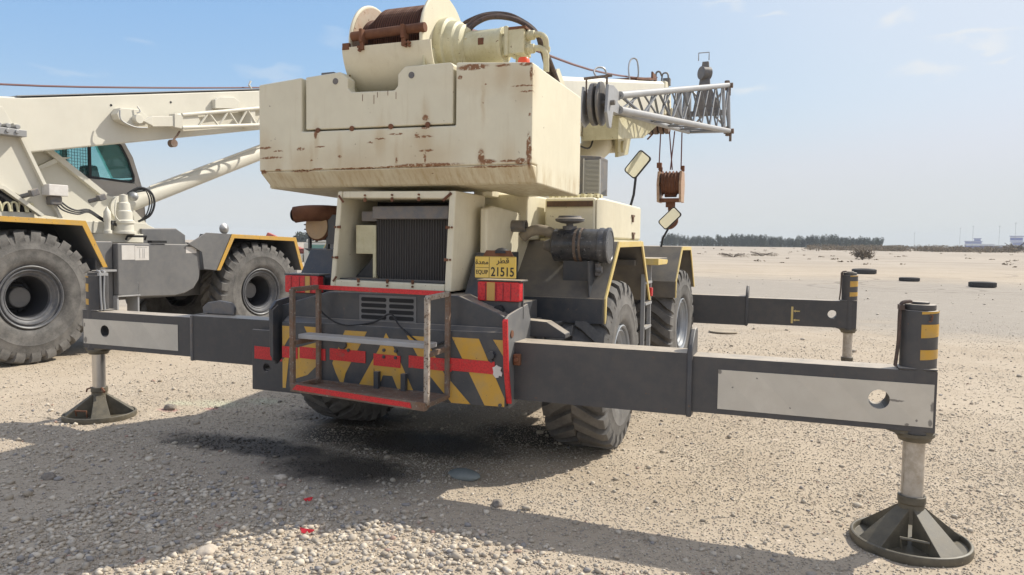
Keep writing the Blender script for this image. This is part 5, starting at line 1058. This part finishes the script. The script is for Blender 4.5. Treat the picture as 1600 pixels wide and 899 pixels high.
# boom, with a straight back end over the turret
m = MB(); x0, x1 = -1.62, -1.10
pr = [(-2.0, 2.75), (.6, 3.12), (5.9, 4.28), (6.3, 5.18), (.55, 3.96), (.30, 3.93), (-2.0, 3.62)]
m.prism(pr, 'x', x0, x1); lb = m.build('boom', M['white'], lcr, bevel=.03)
m = MB(); m.prism([(.45, 3.955), (6.3, 5.195), (6.3, 5.21), (.45, 3.97)], 'x', x0 - .02, x1 + .012); m.build('top_flange', M['steel'], lb)
m = MB()
for y, z in ((1.95, 4.08), (3.1, 4.33), (4.15, 4.56)): m.cyl((x1 - .001, y, z), (x1 + .006, y, z), .02, n=12)
m.build('grease_hole', M['dark'], lb)
m = MB(); m.prism([(1.93, 3.92), (1.97, 3.83), (2.2, 3.76), (2.45, 3.80), (2.52, 3.96), (2.35, 4.06), (2.0, 4.03)], 'x', x1, x1 + .18); m.cyl((x1 + .1, 2.28, 3.88), (x1 + .28, 2.28, 3.88), .08, n=20); m.prism([(2.35, 3.86), (2.55, 3.80), (2.55, 3.98)], 'x', x1 + .18, x1 + .26); m.build('jib_anchor', M['white'], lb, bevel=.01)
m = MB(); m.tube([(-.88, 1.96, 3.98), (-.86, 1.97, 3.82), (-.86, 2.2, 3.74), (-.86, 2.45, 3.76)], .012, 6, 5); m.tube([(-.88, 2.28, 4.1), (-.86, 2.32, 4.02), (-.86, 2.26, 3.98)], .01, 6, 4); m.build('cable', M['steel'], lb)
lj = MB(); lj.prism([(2.55, 3.79), (3.0, 3.86), (3.0, 4.05), (2.55, 3.97)], 'x', -.99, -.86); lj.box(-1.0, -.84, 2.98, 3.16, 3.84, 4.09); lj.prism([(3.16, 3.86), (3.35, 3.90), (3.6, 3.96), (3.5, 4.14), (3.16, 4.09)], 'x', -.98, -.87); lj = lj.build('lattice_jib', M['white'], lcr, bevel=.01)
for (a, b) in (((-.86, 3.15, 4.09), (-.80, 6.0, 4.76)), ((-.86, 3.15, 3.86), (-.80, 6.0, 4.36)), ((-1.0, 3.15, 4.09), (-1.05, 6.0, 4.76))):
    m = MB(); m.tube([a, b], .035, 10); m.build('jib_chord', M['white'], lj)
m = MB(); a0_, b0_ = ((-.86, 3.15, 4.09), (-.80, 6.0, 4.76)), ((-.86, 3.15, 3.86), (-.80, 6.0, 4.36))
for i in range(11):
    p, q = (a0_, b0_) if i % 2 else (b0_, a0_); m.tube([lerp(*p, .12 + i * .08), lerp(*q, .12 + (i + 1) * .08)], .02, 6)
m.build('jib_lacing', M['white'], lj)
m = MB(); m.prism([(4.0, 4.53), (4.1, 4.60), (4.45, 4.66), (4.6, 4.60), (4.55, 4.45), (4.0, 4.36)], 'x', x1, -1.0); m.box(-1.1, -.83, 4.72, 4.84, 4.1, 4.5); m.build('jib_bracket', M['white'], lb, bevel=.01)
m = MB(); m.cyl((-.98, 3.0, 3.56), (-.88, 3.0, 3.56), .07, n=20); m.tube([(-.93, 3.0, 3.6), (-.93, 3.1, 3.72), (-.93, 3.15, 3.8)], .018, 6); m.build('stow_pulley', M['rustbar'], lj)
m = MB(); m.tube([(-1.4, -2.0, 3.90), (-1.4, .37, 4.15), (-1.4, 3.0, 4.60), (-1.4, 6.2, 5.22)], .017, 6, 4); m.build('hoist_rope', M['rope'], lb)
m = MB(); m.tube([(-1.3, 5.2, 4.95), (-1.3, 5.1, 5.05), (-1.3, 5.15, 5.14)], .02, 6); m.build('rope_guide', M['white'], lb)
m = MB(); m.box(-1.1, -.8, -.15, .42, 3.32, 3.42)
for k in range(3): m.cyl((-1.02, .05 + k * .13, 3.46), (-.82, .05 + k * .13, 3.46), .035, n=12); m.cyl((-1.0, .02 + k * .13, 3.38), (-.78, .02 + k * .13, 3.38), .028, n=12)
m.build('valve_block', M['steel'], lb, bevel=.006)

# ================================================================ gravel scattered on the ground (stuff)
ico = bpy.data.meshes.new('tmp'); _b = bmesh.new(); bmesh.ops.create_icosphere(_b, subdivisions=1, radius=1); _b.to_mesh(ico); _b.free()
ICO_V = np.array([v.co[:] for v in ico.vertices]); ICO_F = np.array([p.vertices[:] for p in ico.polygons]); bpy.data.meshes.remove(ico)
OCT_V = np.array([(1, 0, 0), (-1, 0, 0), (0, 1, 0), (0, -1, 0), (0, 0, 1.), (.5, .5, -.6)]); OCT_F = np.array([(0, 2, 4), (2, 1, 4), (1, 3, 4), (3, 0, 4), (2, 0, 5), (1, 2, 5), (3, 1, 5), (0, 3, 5)])
rng = np.random.default_rng(3)
def vnoise(x, y, sc, seed):
    """cheap smooth value noise for density"""
    g = np.random.default_rng(seed).random((64, 64)); u = (x * sc) % 64; v = (y * sc) % 64
    i = u.astype(int) % 64; j = v.astype(int) % 64; fu = u - np.floor(u); fv = v - np.floor(v); fu = fu * fu * (3 - 2 * fu); fv = fv * fv * (3 - 2 * fv)
    i1 = (i + 1) % 64; j1 = (j + 1) % 64
    return (g[i, j] * (1 - fu) + g[i1, j] * fu) * (1 - fv) + (g[i, j1] * (1 - fu) + g[i1, j1] * fu) * fv
def stone_mat():
    s = N('gravel_stones'); a = s.n('ShaderNodeAttribute', attribute_name='tint'); sp = s.n('ShaderNodeSeparateColor'); s.l(a.outputs['Color'], sp.inputs[0])
    c = s.mix(sp.outputs[0], (.34, .295, .235), (.66, .59, .485)); c = s.mix(s.ramp(sp.outputs[1], .88, .95), c, (.28, .27, .265)); c = s.mix(s.ramp(sp.outputs[1], .025, .01), c, (.40, .27, .22))
    n = s.noise(45, 4, .7); c = s.mix(s.math('MULTIPLY', n, .25), c, (.40, .32, .24))
    oil = s.blobs([(-1.45, .26, 0, .95, .24, 3), (-.42, .02, 0, .62, .32, 3), (-.2, .95, 0, .75, .4, 3), (-1.3, 1.5, 0, .6, .4, 3)], .5, 4.2, .45)
    c = s.mix(s.math('MULTIPLY', oil, .93), c, (.05, .045, .04)); s.bump(n, .4, .004); return s.set(c, .92, spec=.2)
STONE = stone_mat()
def scatter(name, n, xr, yr, rmin, rmax, dens, V, F, power=2.5, flat=.7, sink=.25):
    x = rng.uniform(*xr, n); y = rng.uniform(*yr, n); keep = rng.random(n) < dens(x, y); x, y = x[keep], y[keep]; n = len(x)
    r = rmin + (rmax - rmin) * rng.random(n) ** power
    z = np.array([near_z(a, b) for a, b in zip(x, y)])
    th = rng.uniform(0, 2 * np.pi, n); c, s = np.cos(th), np.sin(th)
    sc = np.stack([rng.uniform(.8, 1.35, n), rng.uniform(.7, 1.1, n), rng.uniform(flat * .7, flat * 1.15, n)], 1) * r[:, None]
    nv = len(V); P = V[None] * (1 + rng.uniform(-.22, .2, (n, nv, 1)))
    for _ in range(4 if nv > 6 else 0):     # chop flat facets off, so the stones are angular
        nn = rng.normal(size=(n, 3)); nn /= np.linalg.norm(nn, axis=1)[:, None]; dd = rng.uniform(.42, .8, n)
        pr_ = (P * nn[:, None, :]).sum(-1) - dd[:, None]; P = P - np.clip(pr_, 0, None)[..., None] * nn[:, None, :]
    P = P * sc[:, None, :]
    tl = rng.uniform(-.35, .35, n); ct, st = np.cos(tl), np.sin(tl)
    X, Y, Z = P[..., 0], P[..., 1], P[..., 2]; Y, Z = Y * ct[:, None] - Z * st[:, None], Y * st[:, None] + Z * ct[:, None]
    Q = np.stack([X * c[:, None] - Y * s[:, None] + x[:, None], X * s[:, None] + Y * c[:, None] + y[:, None], Z + (z + r * (flat - sink * 1.6))[:, None]], -1)
    Fa = (F[None] + (np.arange(n) * nv)[:, None, None]).reshape(-1)
    me = bpy.data.meshes.new(name); me.vertices.add(n * nv); me.vertices.foreach_set('co', Q.reshape(-1).astype(np.float32))
    nf = n * len(F); me.loops.add(nf * 3); me.loops.foreach_set('vertex_index', Fa.astype(np.int32)); me.polygons.add(nf)
    me.polygons.foreach_set('loop_start', (np.arange(nf) * 3).astype(np.int32)); me.update(calc_edges=True)
    at = me.attributes.new('tint', 'FLOAT_COLOR', 'POINT'); t = np.ones((n, 4), np.float32); t[:, 0] = rng.random(n); t[:, 1] = rng.random(n); t[:, 2] = rng.random(n)
    at.data.foreach_set('color', np.repeat(t, nv, 0).reshape(-1)); me.materials.append(STONE)
    o = bpy.data.objects.new(name, me); col.objects.link(o); o['kind'] = 'stuff'; return o
def vis(x, y):
    """inside the camera's wide view of the ground"""
    dx, dy = x - 2.9, y + 4.836; f = dx * -.36 + dy * .933; l = dx * .933 + dy * .36
    return (f > 2.2) & (np.abs(l) < f * .95 + 1.0)
def d_fine(x, y):
    d = np.hypot(x - 2.9, y + 4.8); return vis(x, y) * np.clip(1.5 - d / 9, 0, 1) * (.35 + .65 * vnoise(x, y, 1.3, 5))
def heap(x, y):   # the band of coarser stones at the front
    return np.clip((-0.55 - y - .12 * x - (.35 * (vnoise(x, y, .8, 8) - .5))) / .35, 0, 1) * np.clip((2.4 - x) / 1.2, 0, 1)
def d_mid(x, y):
    d = np.hypot(x - 2.9, y + 4.8); return vis(x, y) * np.clip((.12 + .4 * np.clip(vnoise(x, y, 1.1, 6) - .45, 0, 1) + .35 * heap(x, y)) * np.clip(1.6 - d / 11, .12, 1), 0, 1)
def d_big(x, y): return vis(x, y) * np.clip(.05 + .28 * heap(x, y) + .25 * np.exp(-((x + .9) ** 2 / 1.6 + (y + 1.1) ** 2 / .6)), 0, 1)
def d_far(x, y):
    d = np.hypot(x - 2.9, y + 4.8); return vis(x, y) * np.clip(.9 - d / 60, .1, 1) * (vnoise(x, y, .5, 12) > .4)
scatter('gravel', 300000, (-5, 5.6), (-3.0, 4.5), .003, .0085, d_fine, OCT_V, OCT_F, 1.5)
scatter('gravel', 26000, (-8, 8), (-3.4, 9), .007, .019, d_mid, ICO_V, ICO_F, 2.2)
scatter('gravel', 14500, (-1.6, 3.2), (-2.5, -.3), .006, .029, lambda x, y: vis(x, y) * np.clip(heap(x, y) * (.15 + 1.1 * vnoise(x, y, 2.2, 55)) + .06, 0, 1), ICO_V, ICO_F, 2.8)
scatter('gravel', 6500, (-4.5, .8), (-2.0, .4), .006, .024, lambda x, y: vis(x, y) * np.clip(1.1 * vnoise(x, y, 1.7, 31) - .25, .04, 1), ICO_V, ICO_F, 2.8)
scatter('gravel', 5000, (-5, 4), (-3.2, 2.5), .016, .040, d_big, ICO_V, ICO_F, 2.6)
scatter('gravel', 6000, (-25, 30), (4, 48), .012, .06, d_far, ICO_V, ICO_F, 5)
def d_m2(x, y):
    d = np.hypot(x - 2.9, y + 4.8); return vis(x, y) * np.clip(1.9 - d / 13, .0, 1) * np.clip(1.7 * vnoise(x, y, .9, 17) - .1, .15, 1)
scatter('gravel', 130000, (-11, 14), (-2.5, 17), .005, .013, d_m2, OCT_V, OCT_F, 2.2)
scatter('gravel', 9000, (-6, 9), (-1.5, 10), .009, .024, lambda x, y: vis(x, y) * vnoise(x, y, .7, 77), ICO_V, ICO_F, 3.0)

# ================================================================ single things lying about
def rock(name, loc, size, mat, label, cat='stone', group=None, seed=1, rz=0, rough=.12):
    bm = bmesh.new(); bmesh.ops.create_icosphere(bm, subdivisions=4, radius=1)
    for v in bm.verts:
        n = noise.noise(Vector(v.co) * 1.3 + Vector((seed, 0, 0))) * rough * 2 + noise.noise(Vector(v.co) * 4 + Vector((0, seed, 0))) * rough * .4
        v.co = v.co * (1 + n)
    for v in bm.verts: v.co = Vector((v.co.x * size[0], v.co.y * size[1], max(-.5, v.co.z) * size[2]))
    me = bpy.data.meshes.new(name); bm.to_mesh(me); bm.free(); me.shade_smooth(); me.materials.append(mat)
    o = bpy.data.objects.new(name, me); col.objects.link(o); o.location = loc; o.rotation_euler = (0, 0, rz)
    return tag(o, label, cat, group)
slate = paint('grey_green_stone', (.17, .20, .20), dust=.4, dustcol=(.3, .3, .28), rough=.8, scale=4)
pale = paint('pale_limestone', (.55, .48, .40), dust=.5, dustcol=(.42, .35, .27), rough=.9, scale=6, var=.15)
dk = paint('dark_stone', (.16, .14, .125), dust=.4, rough=.9, scale=5)
rock('flat_stone', (.584, .183, .03), (.135, .085, .042), slate, 'smooth grey-green flat stone lying where the crane shadow ends, under the tail', seed=4, rz=-.2, rough=.05)
rock('boulder', (-3.26, 1.03, .02), (.07, .05, .04), dk, 'dark fist-sized stone beside the left outrigger float', seed=2)
for i, (x, y, s, lab) in enumerate([(-.688, -.366, .042, 'pale rounded stone at the edge of the dark oil patch'), (-.21, -1.62, .06, 'large pale cobble at the shadow edge in the near gravel'),
        (1.04, -.25, .05, 'half buried dark stone in the shadow of the right outrigger beam'), (-2.28, -1.05, .06, 'low brown-grey stone near the left edge of the shadow')]):
    rock('cobble', (x, y, .01), (s, s * .8, s * .6), pale if i in (0, 1) else dk, lab, seed=10 + i, rz=i)
m = MB()
n = 14; vs = [(0, 0, .018)]
for i in range(n):
    a = 2 * math.pi * i / n; r = 1 + .35 * math.sin(3 * a) + .15 * math.sin(7 * a); vs.append((.045 * r * math.cos(a), .022 * r * math.sin(a), .006 + .01 * math.sin(5 * a)))
vs += [(x, y, z - .004) for x, y, z in vs]
m.add(vs, [(0, i + 1, (i + 1) % n + 1) for i in range(n)] + [(n + 1, n + 1 + (i + 1) % n + 1, n + 1 + i + 1) for i in range(n)] + [(i + 1, n + 2 + i, n + 2 + (i + 1) % n, (i + 1) % n + 1) for i in range(n)])
redp = N('red_plastic').set((.60, .02, .03), .45)
o = m.build('plastic_scrap', redp, None); o.location = (.161, -1.2, .03); tag(o, 'crumpled bright red plastic scrap lying on sunlit gravel', 'litter')
o2 = o.copy(); o2.data = o.data; col.objects.link(o2); o2.location = (-.17, -.73, .025); o2.rotation_euler = (0, 0, 1); o2.scale = (.6, .6, 1); tag(o2, 'small red plastic scrap lying in the shadow of the crane', 'litter')
m = MB(); m.lathe([(0, 0), (.0, .28), (.015, .30), (.03, .29), (.02, .2), (.035, .08), (.035, 0)], (0, 0, 0), 'z', 36); o = m.build('round_lid', paint('dusty_metal_lid', (.30, .25, .18), dust=.8, dustcol=(.4, .33, .24), rough=.8), None); o.location = (1.538, 11.055, .01); tag(o, 'flat dusty round metal lid on the ground below the far outrigger', 'lid')
def old_tyre(loc, r, w, label, tilt=0):
    m = MB(); prof = []
    for i in range(20):
        a = 2 * math.pi * i / 20; ca, sa = math.cos(a), math.sin(a); prof.append((w / 2 * np.sign(sa) * abs(sa) ** .6, r * .78 + r * .22 * np.sign(ca) * abs(ca) ** .7))
    m.lathe(prof, (0, 0, w / 2), 'z', 48, close=True)
    for i in range(40):
        a = 2 * math.pi * i / 40; m.xf = Matrix.Rotation(a, 4, 'Z'); m.box(r * .98, r * 1.015, -r * .05, r * .05, w * .12, w * .88); m.xf = None
    o = m.build('tyre', M['oldtyre'], None, smooth=40); o.location = loc; o.rotation_euler = (tilt, 0, 0); tag(o, label, 'tyre', 'discarded tyres lying on the ground')
old_tyre((7.546, 53.2, .0), .80, .36, 'black discarded tyre lying flat farthest away, just right of the far jack post', R(2))
old_tyre((8.95, 41.7, .0), .52, .22, 'small discarded tyre lying flat, the middle one of three')
old_tyre((11.43, 36.5, .0), .58, .27, 'discarded grey tyre lying flat at far right, nearest of three')

# ---- dry bushes on the sand
def bush(loc, rx, ry, h, seed, mat):
    rn = random.Random(seed); m = MB(); st = MB()
    lobes = [(rn.uniform(-.7, .7), rn.uniform(-.5, .5), rn.uniform(.15, .9), rn.uniform(.3, .5)) for _ in range(12)] + [(0, 0, .7, .6)]
    for i in range(14):
        a = rn.uniform(0, 6.28); e = (math.cos(a) * rx * .7, math.sin(a) * ry * .7, h * rn.uniform(.5, .9)); st.tube([(0, 0, 0), (e[0] * .4, e[1] * .4, e[2] * .6), e], .02 * h + .008, 5)
    for k in range(900):
        lx, ly, lz, lr = rn.choice(lobes); u = Vector((rn.gauss(0, 1), rn.gauss(0, 1), rn.gauss(0, 1))).normalized() * lr * rn.uniform(.5, 1)
        c = Vector((lx + u.x, ly + u.y, max(.02, lz * .6 + u.z * .6))); c = Vector((c.x * rx, c.y * ry, c.z * h)); s = h * rn.uniform(.035, .08)
        d1 = Vector((rn.gauss(0, 1), rn.gauss(0, 1), rn.gauss(0, 1))).normalized() * s; d2 = d1.orthogonal().normalized() * s * .6
        m.add([c - d1, c + d2, c + d1, c - d2], [(0, 1, 2, 3)])
    o = thing('bush', None, 'bush', loc); f = m.build('foliage', mat, o, smooth=0, recalc=False); st.build('stem', M['bark'], o); return o
def leafmat(name, a, b, tr=.0):
    s = N(name); n = s.noise(3.0, 4); n2 = s.noise(.4, 3)
    return s.set(s.mix(s.ramp(s.math('ADD', s.math('MULTIPLY', n, .6), s.math('MULTIPLY', n2, .4)), .3, .7), a, b), .9, spec=.1)
M['bark'] = N('bark').set((.12, .09, .065), .9)
M['drybush'] = leafmat('dry_scrub', (.125, .095, .06), (.24, .185, .12)); M['treeleaf'] = leafmat('grey_green_foliage', (.045, .052, .035), (.105, .115, .075))
for i, (x, y, rx, h, lab) in enumerate([(12.2, 114.7, 1.7, 2.1, 'tallest brown dry bush standing alone on the sand below the tree line'), (-6.4, 118, 2.6, .9, 'low brown dry bush nearest the front outrigger, on the left of the sand'),
        (-2.6, 131, 2.8, 1.0, 'flat brown dry bush with a dark base, left of the lone tall bush'), (62, 245, 4.5, 3.2, 'rounded dry bush at the far right edge below the pale buildings')]):
    tag(bush((x, y, terrain_z(x, y) - .05), rx, rx * .5, h, i, M['drybush']), lab, group='dry bushes on the sand')
def scrub():
    rn = random.Random(5); m = MB()
    for k in range(420):
        t = rn.random(); px = 1262 + 320 * t
        d = rn.uniform(240, 300); ang = math.atan((px - 800) / 1141.8) - R(21.137); x, y = 2.9 + math.sin(ang) * d, -4.8 + math.cos(ang) * d
        if abs(math.sin(px * .031) + .3 * math.sin(px * .11)) < .25 and px > 1400: continue
        r, h = rn.uniform(1.2, 2.6), rn.uniform(.8, 1.9); z = terrain_z(x, y)
        for q in range(26):
            c = Vector((x + rn.gauss(0, r * .5), y + rn.gauss(0, r * .4), z + rn.random() ** 1.4 * h)); s = rn.uniform(.15, .34)
            d1 = Vector((rn.gauss(0, 1), rn.gauss(0, 1), rn.gauss(0, .6))).normalized() * s; d2 = d1.orthogonal().normalized() * s * .7; m.add([c - d1, c + d2, c + d1, c - d2], [(0, 1, 2, 3)])
    for k in range(60):
        px = rn.uniform(1085, 1600); d = 90 + 210 * rn.random(); ang = math.atan((px - 800) / 1141.8) - R(21.137); x, y = 2.9 + math.sin(ang) * d, -4.8 + math.cos(ang) * d; z = terrain_z(x, y); r = rn.uniform(.15, .6)
        for q in range(12):
            c = Vector((x + rn.gauss(0, r * .6), y + rn.gauss(0, r * .4), z + rn.random() * r * .35)); s = rn.uniform(.06, .2); d1 = Vector((rn.gauss(0, 1), rn.gauss(0, 1), rn.gauss(0, .5))).normalized() * s; d2 = d1.orthogonal().normalized() * s * .7; m.add([c - d1, c + d2, c + d1, c - d2], [(0, 1, 2, 3)])
    o = m.build('low_scrub', M['drybush'], None, smooth=0, recalc=False, kind='stuff')
scrub()

# ---- the line of trees on the horizon
def crown_mesh(seed, n=1500):
    rn = random.Random(seed); m = MB(); lobes = [(rn.uniform(-.55, .55), rn.uniform(-.5, .5), rn.uniform(.08, .8), rn.uniform(.25, .42)) for _ in range(16)]
    for k in range(n):
        lx, ly, lz, lr = rn.choice(lobes); u = Vector((rn.gauss(0, 1), rn.gauss(0, 1), rn.gauss(0, 1))).normalized() * lr * rn.uniform(.55, 1.08)
        c = Vector((lx + u.x, ly + u.y, max(.03, lz + u.z * .7))); s = rn.uniform(.03, .065); d1 = Vector((rn.gauss(0, 1), rn.gauss(0, 1), rn.gauss(0, 1))).normalized() * s; d2 = d1.orthogonal().normalized() * s * .8
        m.add([c - d1, c + d2, c + d1, c - d2], [(0, 1, 2, 3)])
    return m
base_trees = []
def make_tree(seed):
    o = thing('tree', None, 'tree'); c = crown_mesh(seed).build('crown', M['treeleaf'], o, smooth=0, recalc=False)
    t = MB(); t.tube([(0, 0, -.02), (.01, 0, .15), (.0, .01, .4)], .03, 6); t.tube([(.0, 0, .12), (.15, .05, .35)], .015, 5); t.tube([(.0, 0, .15), (-.13, -.05, .38)], .015, 5); t.build('trunk', M['bark'], o); return o
base_trees = [make_tree(s) for s in (11, 12, 13, 14)]
rn = random.Random(21); idx = 0
def place_tree(px, d, w, h, lab, grp):
    global idx
    src = base_trees[idx % 4]; ang = math.atan((px - 800) / 1141.8) - R(21.137); x, y = 2.9 + math.sin(ang) * d, -4.8 + math.cos(ang) * d
    if idx < 4: o = src
    else:
        o = src.copy(); col.objects.link(o)
        for chd in src.children: c = chd.copy(); col.objects.link(c); c.parent = o
    idx += 1; o.location = (x, y, terrain_z(x, y) - .1); o.scale = (w, w, h); o.rotation_euler = (0, 0, rn.uniform(0, 6.28)); tag(o, lab, 'tree', grp)
LINE = 'grey-green tree in the dense row along the horizon right of the crane'
px = 1372.0; k = 0
while px > 1034:
    d = rn.uniform(440, 470); hgt = (6.6 + 1.3 * math.sin(px * .05) * .4 + rn.uniform(-.8, .9)); hgt *= (.92 if px > 1365 else 1)
    place_tree(px, d, rn.uniform(2.2, 3.0), hgt, LINE, 'trees in the row on the horizon'); px -= rn.uniform(3.6, 5.6)
for i in range(9): place_tree(468 + i * 7.5, 300, 4.2, 4.2 + rn.uniform(-.6, .6), 'distant tree seen through the gap between the two cranes', 'trees between the two cranes')

# ---- pale buildings and thin masts far right
def at_px(px, d):
    ang = math.atan((px - 800) / 1141.8) - R(21.137); return 2.9 + math.sin(ang) * d, -4.8 + math.cos(ang) * d, ang
white = N('far_white_wall').set((.72, .73, .75), .6); blue = N('far_blue_panel').set((.13, .16, .42), .5)
for (px, w, lab, blocks) in ((1528, 27, 'distant pale blue and white building, the left one of two on the horizon', ((-13, 13, 0, 5.6), (-13, 2, 5.6, 8.5), (-5, 1, 8.5, 11.5))),
                             (1590, 40, 'distant pale blue and white building cut by the right edge', ((-24, 22, 0, 4.5), (-6, 20, 4.5, 8), (-8, 3, 8, 14)))):
    x, y, a = at_px(px, 900); o = thing('building', lab, 'building', (x, y, terrain_z(x, y)), -a)
    for j, (x0, x1, z0, z1) in enumerate(blocks):
        m = MB(); m.box(x0, x1, -6 + j * .5, 6 - j * .5, z0, z1); wl = m.build('wall', white, o); m = MB(); m.box(x0 + .4, x1 - .4, -6.15 + j * .5, -6.0 + j * .5, z0 + (z1 - z0) * .35, z0 + (z1 - z0) * .75); m.build('window_band', blue, wl)
        m = MB(); m.box(x0 - .6, x1 + .6, -6.6 + j * .5, 6.6 - j * .5, z1 - .002, z1 + .5); m.build('roof', blue if j else white, o)
k = 0
for px, h in ((1426, 17), (1497, 22), (1517, 24), (1558, 24), (1583, 27)):
    x, y, a = at_px(px, 880); m = MB(); m.tube([(0, 0, 0), (0, 0, h)], .13, 6); o = thing('lamp_mast', 'thin distant lighting mast standing on the horizon', 'mast', (x, y, terrain_z(x, y)), -a, 'lighting masts on the horizon')
    m.build('pole', M['galv'], o); m = MB(); m.box(-.8, .8, -.2, .2, h - .3, h); m.build('lamp_head', M['galv'], o)
m = MB(); m.box(-60, 60, -3, 3, 0, 3.5)
x, y, a = at_px(1415, 1000); o = m.build('embankment', paint('far_bank', (.35, .34, .30)), None, kind='structure'); o.location = (x, y, terrain_z(x, y)); o.rotation_euler = (0, 0, -a)

# ---- red and white lorry glimpsed between the cranes
x, y, a = at_px(487, 42)
tr = thing('truck', 'red and white lorry partly hidden between the two cranes', 'truck', (x, y, 0), -a + R(70))
m = MB(); m.box(-1.1, 1.1, -1.6, .1, .55, 1.75); m.box(-1.0, 1.0, -1.3, 0, 1.75, 1.95); cb = m.build('cab', M['white'], tr, bevel=.08)
m = MB(); m.box(-1.12, 1.12, -1.3, -.2, 1.2, 1.65); m.build('window', M['glass'], cb)
m = MB(); m.box(-1.1, 1.1, .15, 4.2, .7, 1.15); m.build('load_bed', M['white'], tr, bevel=.03)
m = MB(); m.box(-.9, .9, .4, 2.0, 1.15, 1.45); m.prism([(.5, 1.4), (.9, 1.4), (2.6, 2.1), (2.5, 2.3)], 'x', -.15, .15); m.build('loader_crane', paint('faded_red_paint', (.45, .06, .045)), tr, bevel=.03)
for sx in (-1, 1):
    for yy in (-.8, 2.6):
        m = MB(); m.lathe([(-.14, .3), (-.15, .46), (-.1, .5), (.1, .5), (.15, .46), (.14, .3), (.08, .28), (.08, 0)], (sx * .95, yy, .5), 'x', 28); m.build('wheel', M['oldtyre'], tr)

# ================================================================ haze
m = MB(); m.box(-1700, 1900, -60, 2300, -1.5, 42)
hz = m.build('haze', [], None, smooth=0, kind='stuff')
hm = bpy.data.materials.new('haze'); hm.use_nodes = True; nt = hm.node_tree; nt.nodes.clear(); o_ = nt.nodes.new('ShaderNodeOutputMaterial'); pv = nt.nodes.new('ShaderNodeVolumePrincipled')
pv.inputs['Color'].default_value = (.86, .93, 1, 1); pv.inputs['Density'].default_value = .00035; pv.inputs['Anisotropy'].default_value = 0; nt.links.new(pv.outputs[0], o_.inputs['Volume']); hz.data.materials.append(hm)
